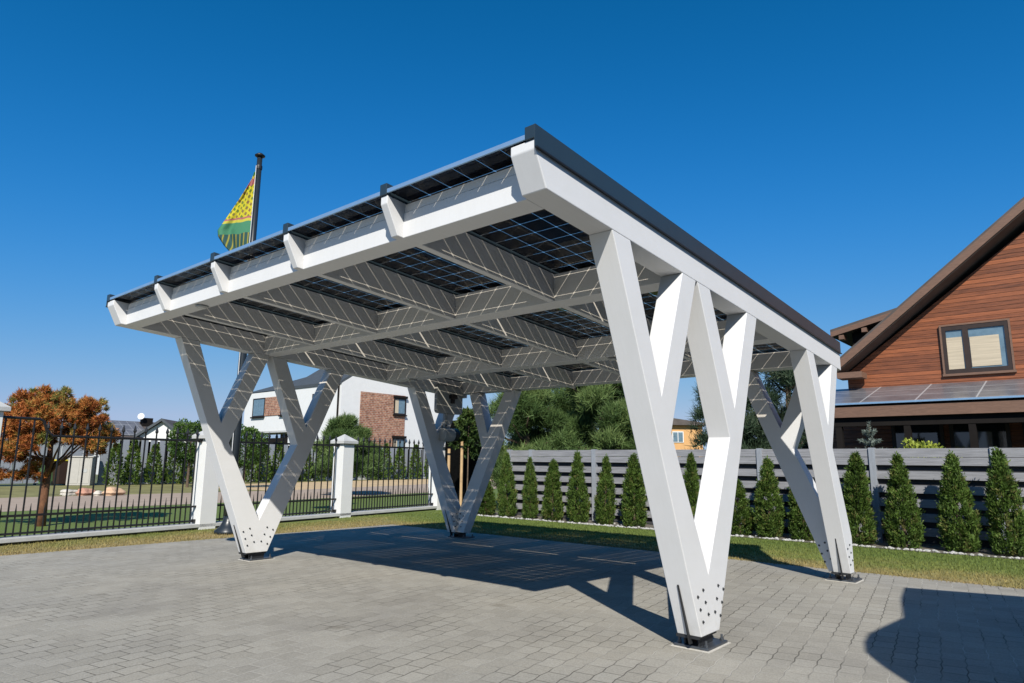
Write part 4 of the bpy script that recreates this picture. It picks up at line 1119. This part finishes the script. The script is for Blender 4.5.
# dormer with its flat brown roof on the left slope
dm = MB().prism([(-2.75 - ox, 2.3, 4.62), (-0.2 - ox, 2.3, 5.22), (-0.2 - ox, 2.3, 5.40), (-2.75 - ox, 2.3, 4.80)], (0, 3.4, 0)).build('dormer', M['rooftile'], bh)
MB().prism([(-2.74 - ox, 2.26, 4.60), (-0.2 - ox, 2.26, 5.20), (-0.2 - ox, 2.26, 5.33), (-2.74 - ox, 2.26, 4.73)], (0, 0.036, 0)).build('dormer_fascia', M['trim'], dm)
MB().prism([(-2.3 - ox, 2.6, 3.2), (-0.6 - ox, 2.6, 3.2), (-0.6 - ox, 2.6, 5.1), (-2.3 - ox, 2.6, 4.70)], (0, 2.9, 0)).build('dormer_wall', M['fascia'], dm)
for k in range(3): MB().box(-2.55 - ox + k * 0.55, -2.43 - ox + k * 0.55, 2.29, 2.6, 4.52 + k * 0.13, 4.63 + k * 0.13).build('rafter_end', M['trim'], dm)

# ------------------------------------------------------------------ white villa with brick panels
VX, VY = -34.53, 21.14
vl = thing('white_villa', 'modern white villa with brick panels and slate grey roof across the road', 'house', (-41.15, 25.82, -0.235))
vl.scale = (1.18, 1.18, 1.18)
LW = 12.3
# upper storey block and recessed ground floor
poly = [(0, 0), (9.2, 0), (9.2, 6.25), (4.6, 9.2), (0, 6.25)]
gw = MB().prism([(0, y, z) for y, z in poly], (-6.0, 0, 0)).build('wall', M['render'], vl)
MB().box(-LW, -6.0, 0.0, 8.6, 3.35, 6.22).build('wall', M['render'], vl)
MB().box(-LW + 1.6, -6.0, 2.2, 8.4, 0, 3.35).build('ground_floor_wall', M['glasspane'], vl)
MB().box(-LW + 0.5, -6.0, 0.3, 0.38, 1.9, 2.85).build('railing', M['fascia'], vl)
MB().box(-LW + 0.1, -5.9, -0.03, 2.2, 3.22, 3.345).build('slab_edge', M['concrete'], vl)
# roofs: main hip along x plus the gable block
e = 0.05
rz_, ez = 9.25, 6.26
V = [(-LW - e, -e, ez), (-5.9, -e, ez), (-5.9, 9.2 + e, ez), (-LW - e, 9.2 + e, ez), (-LW + 4.6, 4.6, 8.2), (-5.9, 4.6, 8.4)]
rf = MB().add(V, [(0, 1, 5, 4), (2, 3, 4, 5), (3, 0, 4), (1, 2, 5), (3, 2, 1, 0)]).build('roof', M['roofgrey'], vl)
MB().prism([(-6.05, -0.06, 6.2), (-6.05, 4.6, 9.19), (-6.05, 9.26, 6.2), (-6.05, 9.26, 6.40), (-6.05, 4.6, 9.40), (-6.05, -0.06, 6.40)], (6.02, 0, 0)).build('roof', M['roofgrey'], vl)
MB().box(0.004, 0.05, 1.5, 5.35, 0.2, 5.83).build('brick_panel', M['brick'], vl)
MB().box(-9.3, -7.2, -0.05, -0.004, 4.45, 5.80).build('brick_panel', M['brick'], vl)
def vwin_y(y0, y1, z0, z1):     # on the +x face
    f = MB().box(0.052, 0.10, y0, y1, z0, z0 + .09).box(0.052, 0.10, y0, y1, z1 - .09, z1).box(0.052, 0.10, y0, y0 + .09, z0 + .09, z1 - .09).box(0.052, 0.10, y1 - .09, y1, z0 + .09, z1 - .09).build('window', M['darktrim'], vl)
    MB().box(0.054, 0.07, y0 + .09, y1 - .09, z0 + .09, z1 - .09).build('pane', M['paleglass'], f)
    MB().box(0.052, 0.22, y0 - .05, y1 + .05, z1 + .004, z1 + .16).build('window_head', M['fascia'], f)
    MB().box(0.052, 0.20, y0 - .05, y1 + .05, z0 - .09, z0 - .004).build('sill', M['fascia'], f)
    MB().box(0.071, 0.080, y0 + .12, y0 + .42, z0 + .10, z1 - .10).build('curtain', M['blind'], f)
vwin_y(4.30, 5.38, 4.48, 5.62); vwin_y(4.30, 5.38, 1.6, 2.85)
def vwin_x(x0, x1, z0, z1):     # on the -y face
    f = MB().box(x0, x1, -0.05, -0.004, z0, z0 + .08).box(x0, x1, -0.05, -0.004, z1 - .08, z1).box(x0, x0 + .08, -0.05, -0.004, z0 + .08, z1 - .08).box(x1 - .08, x1, -0.05, -0.004, z0 + .08, z1 - .08).build('window', M['darktrim'], vl)
    MB().box(x0 + .08, x1 - .08, -0.03, -0.006, z0 + .08, z1 - .08).build('pane', M['paleglass'], f)
    MB().box(x0 - .05, x1 + .05, -0.16, -0.004, z0 - .10, z0 - .004).build('sill', M['fascia'], f)
vwin_x(-11.05, -9.35, 4.43, 5.80); vwin_x(-7.15, -6.1, 4.43, 5.80); vwin_x(-3.25, -2.8, 4.95, 5.72)
MB().tube([(-0.25, -0.07, 0), (-0.25, -0.07, 6.2)], 0.06, 8).build('downpipe', M['fascia'], vl)

# ------------------------------------------------------------------ low brown roofed houses far left
ha = thing('low_house', 'low house with long brown roof and roof panels behind the far fence', 'house', (-59.5, 18.4, 0))
# local frame: front faces the road (+x); long ridge along y
MB().box(-6, 0, -4.2, 2.6, 0, 3.1).build('wall', M['render'], ha)
rf = MB().prism([(0.5, -4.6, 2.95), (-3, -4.6, 4.55), (-6.5, -4.6, 2.95), (-6.5, -4.6, 2.80), (-3, -4.6, 4.40), (0.5, -4.6, 2.80)], (0, 7.4, 0)).build('roof', M['rooftile'], ha)
MB().box(-2.6, -2.0, 1.15, 2.0, 4.1, 4.85).build('chimney', M['fascia'], rf)
sp2 = MB().add([(0.1, -3.0, 3.20), (-2.6, -3.0, 4.44), (-2.6, 1.0, 4.44), (0.1, 1.0, 3.20), (0.1, -3.0, 3.26), (-2.6, -3.0, 4.50), (-2.6, 1.0, 4.50), (0.1, 1.0, 3.26)],
               [(0, 1, 2, 3), (7, 6, 5, 4), (0, 4, 5, 1), (1, 5, 6, 2), (2, 6, 7, 3), (3, 7, 4, 0)]).build('roof_panels', M['solarroof'], rf)
dish = MB().lathe([(0.0, 0.0), (0.15, 0.03), (0.27, 0.08), (0.28, 0.10)], (0, 0, 0), 16).build('satellite_dish', M['render'], ha)
dish.location = (-1.9, 0.95, 4.95); dish.rotation_euler = (0, R(80), R(-40))
hb = thing('gabled_house', 'house with white triangular gable and brown grey roof across the road', 'house', (-58.3, 19.95, 0), R(-40))
MB().yz([(-2.0, 0), (2.0, 0), (2.0, 3.0), (0, 4.45), (-2.0, 3.0)], -6, 0).build('wall', M['render'], hb)
for s in (-1, 1):
    rf = MB().yz([(s * 2.35, 2.78), (0, 4.52), (0, 4.68), (s * 2.35, 2.94)], -6.3, 0.35).build('roof', M['rooftile'], hb)
    MB().yz([(s * 2.37, 2.74), (0, 4.48), (0, 4.71), (s * 2.37, 2.97)], 0.352, 0.40).build('barge_board', M['roofgrey'], rf)
MB().prism([(-2.5, 0.2, 4.58), (-2.5, 2.5, 2.9), (-9.5, 2.5, 2.9), (-9.5, 0.2, 4.58)], (0, 0.02, -0.15)).build('side_roof', M['rooftile'], hb)
oh = thing('ochre_house', 'small ochre rendered house glimpsed beyond the slatted fence', 'house', (-15.9, 30.5, 0), R(40))
MB().box(-2.0, 1.6, 0, 4, 0, 3.448).build('wall', M['orange'], oh)
MB().xz([(-2.3, 3.45), (1.9, 3.45), (1.9, 3.56), (-0.2, 3.85), (-2.3, 3.56)], -0.3, 4.3).build('roof', M['rooftile'], oh)
f = MB().box(-0.12, 0.52, -0.05, -0.004, 2.48, 3.10).build('window', M['render'], oh)
MB().box(-0.07, 0.18, -0.07, -0.052, 2.53, 3.05).box(0.22, 0.47, -0.07, -0.052, 2.53, 3.05).build('pane', M['paleglass'], f)

# vertical slat fence across the road
p0, p1 = Vector((-35.75, 7.9)), Vector((-37.6, 33.5))
dv = p1 - p0
sf = thing('vertical_slat_fence', 'long fence of grey vertical slats behind the small thujas across the road', 'fence', (p0.x, p0.y, 0), math.atan2(dv.y, dv.x))
m = MB(); m2 = MB(); x = 0.0; k = 0
while x < dv.length:
    wd = 0.34; m.box(x, x + wd, 0, 0.05, 0.12, 2.28 + 0.02 * (k % 2)); x += 0.48; k += 1
m.build('slat_panel', M['fencepost'], sf)
MB().box(0, dv.length, 0.08, 0.11, 0.1, 2.2).build('backing_panel', M['darkwood'], sf)
MB().box(0, dv.length, -0.03, 0.13, -0.1, 0.12).build('kerb', M['concrete'], sf)
gf = thing('grey_mesh_gate', 'grey panel fence seen behind the rust brown pine at the far left', 'fence', (-36.9, 7.9, 0), R(-84))
m = MB()
for k in range(24): m.box(0.5 * k, 0.5 * k + 0.46, 0, 0.05, 0.1, 2.28)
m.build('board_panel', M['fencepost'], gf)

# bins, cabinet and boulders at the far side of the road
def bin_(label, x, y, body, lid, rz):
    t = thing('wheelie_bin', label, 'bin', (x, y, 0), rz, 'wheelie bins')
    MB().add([(-.25, -.28, .06), (.25, -.28, .06), (.25, .28, .06), (-.25, .28, .06), (-.32, -.36, 1.15), (.32, -.36, 1.15), (.32, .36, 1.15), (-.32, .36, 1.15)],
             [(3, 2, 1, 0), (4, 5, 6, 7), (0, 1, 5, 4), (1, 2, 6, 5), (2, 3, 7, 6), (3, 0, 4, 7)]).build('body', M[body], t, .02)
    MB().box(-.35, .35, -.39, .39, 1.152, 1.22).build('lid', M[lid], t, .02)
    for s in (-1, 1): MB().tube([(-.26, s * .30, .1), (-.26, s * .24, .1)], 0.1, 12).build('wheel', M['blackplastic'], t)
    return t
bin_('green wheelie bin left of the brown one, across the road', -36.75, 5.85, 'bingreen', 'bingreen', 0.2)
b2 = bin_('brown wheelie bin with yellow lid, across the road', -36.15, 6.42, 'binbrown', 'binyellow', 0.2)
cb = thing('utility_cabinet', 'pale grey utility cabinet between the bins and the dark slat fence', 'cabinet', (-35.55, 7.05, 0), R(-35))
MB().box(-.35, .35, -.52, .52, 0.0, 1.34).build('body', M['cabinet'], cb, .02)
MB().box(-.4, .4, -.57, .57, 1.342, 1.40).build('cap', M['cabinet'], cb, .01)
MB().box(.352, .362, -.46, -.02, 0.1, 1.28).box(.352, .362, .02, .46, 0.1, 1.28).build('door', M['cabinet'], cb, .004)
MB().box(.364, .372, .12, .34, 0.62, 0.78).build('plate', M['greybox'], cb)
for (x, y, s, mt, lab) in ((-25.65, 3.62, 0.24, 'stoneW', 'whitish boulder, leftmost of the roadside stones'), (-25.3, 4.02, 0.24, 'stoneR', 'reddish boulder between the whitish and sandy roadside stones'),
                           (-25.0, 4.34, 0.15, 'stoneW', 'small whitish boulder between the reddish and the sandy stones'), (-24.75, 4.72, 0.27, 'stoneO', 'large sandy boulder, rightmost of the row of roadside stones'), (-25.3, 8.5, 0.3, 'stoneO', 'lone small boulder on the verge near the nearest pillar')):
    bm = bmesh.new(); bmesh.ops.create_icosphere(bm, subdivisions=3, radius=1)
    q = random.uniform(0, 9)
    for v in bm.verts:
        n = 1 + .14 * math.sin(v.co.x * 4 + q) + .12 * math.sin(v.co.y * 5 + 2 * q) + .08 * math.sin(v.co.z * 7 + q)
        v.co = Vector((v.co.x * s * 1.0, v.co.y * s * 1.25, v.co.z * s * .62)) * n
    me = bpy.data.meshes.new('boulder'); bm.to_mesh(me); bm.free(); me.materials.append(M[mt])
    o = bpy.data.objects.new('boulder', me); COL.objects.link(o); o.location = (x, y, s * .35)
    tag(o, lab, 'boulder', 'boulders along the road')

# added building out of view, roof outline shaped to give the paving shadow
hh = 3.2; k = hh / math.tan(SUN_EL)
sx, sy = math.cos(SUN_AZ) * k, math.sin(SUN_AZ) * k
sh = [(0.49, 3.80), (0.60, 3.05), (0.80, 2.12)]
for a in np.linspace(0.0, 1.0, 14):
    pass
lobe = [(0.795, 1.66), (0.745, 1.30), (0.76, 0.98), (0.84, 0.68), (0.98, 0.42), (1.16, 0.17), (1.42, -0.12), (1.8, -0.4)]
lobe0 = [(0.80, 2.12), (0.79, 1.85)]
outl = sh + [(0.75, 1.60), (0.722, 1.28), (0.76, 0.98), (0.84, 0.68), (0.99, 0.42), (1.18, 0.15), (1.45, -0.14), (1.85, -0.4), (6.0, -0.9), (6.4, 4.9), (1.9, 4.18), (1.52, 4.07)]
pb = thing('porch_building', 'flat roofed building with a rounded porch, casting the shadow on the paving at right', 'building', (5.0, -2.0, 0))
MB().xy([(x + sx - 5.0, y + sy + 2.0) for x, y in outl], hh - 0.12, hh).build('flat_roof', M['porch'], pb)
MB().box(-0.6, 1.99, -1.5, 2.4, 0, hh - 0.122).build('porch_wall', M['porch'], pb)
MB().box(2.0, 9.0, -12.0, -0.45, 0, 6.0).build('wall', M['porch'], pb)  # tall block added to cut off sky light and deepen the shade
MB().box(1.93, 9.1, -12.1, -0.38, 6.002, 6.2).build('parapet', M['roofgrey'], pb)

# far wood closing the horizon
def far_wood():
    n = 14000
    a = RNG.uniform(R(80), R(200), n); d = RNG.uniform(150, 175, n)
    z = RNG.uniform(0, 1, n) * (3.5 + 1.5 * np.sin(a * 60) + 0.8 * np.sin(a * 143))
    c = np.stack([2 + d * np.cos(a), -5 + d * np.sin(a), z], 1)
    v = leaf_quads(c, RNG.normal(0, 1, (n, 3)), 2.2, 1.8, 0.8)
    tag(np_mesh('far_wood', v, 4, M['farwood'], rnd=RNG.uniform(0, 1, n)), kind='stuff')
far_wood()

for o in [p for pr in protos for p in pr]:
    bpy.data.objects.remove(o)
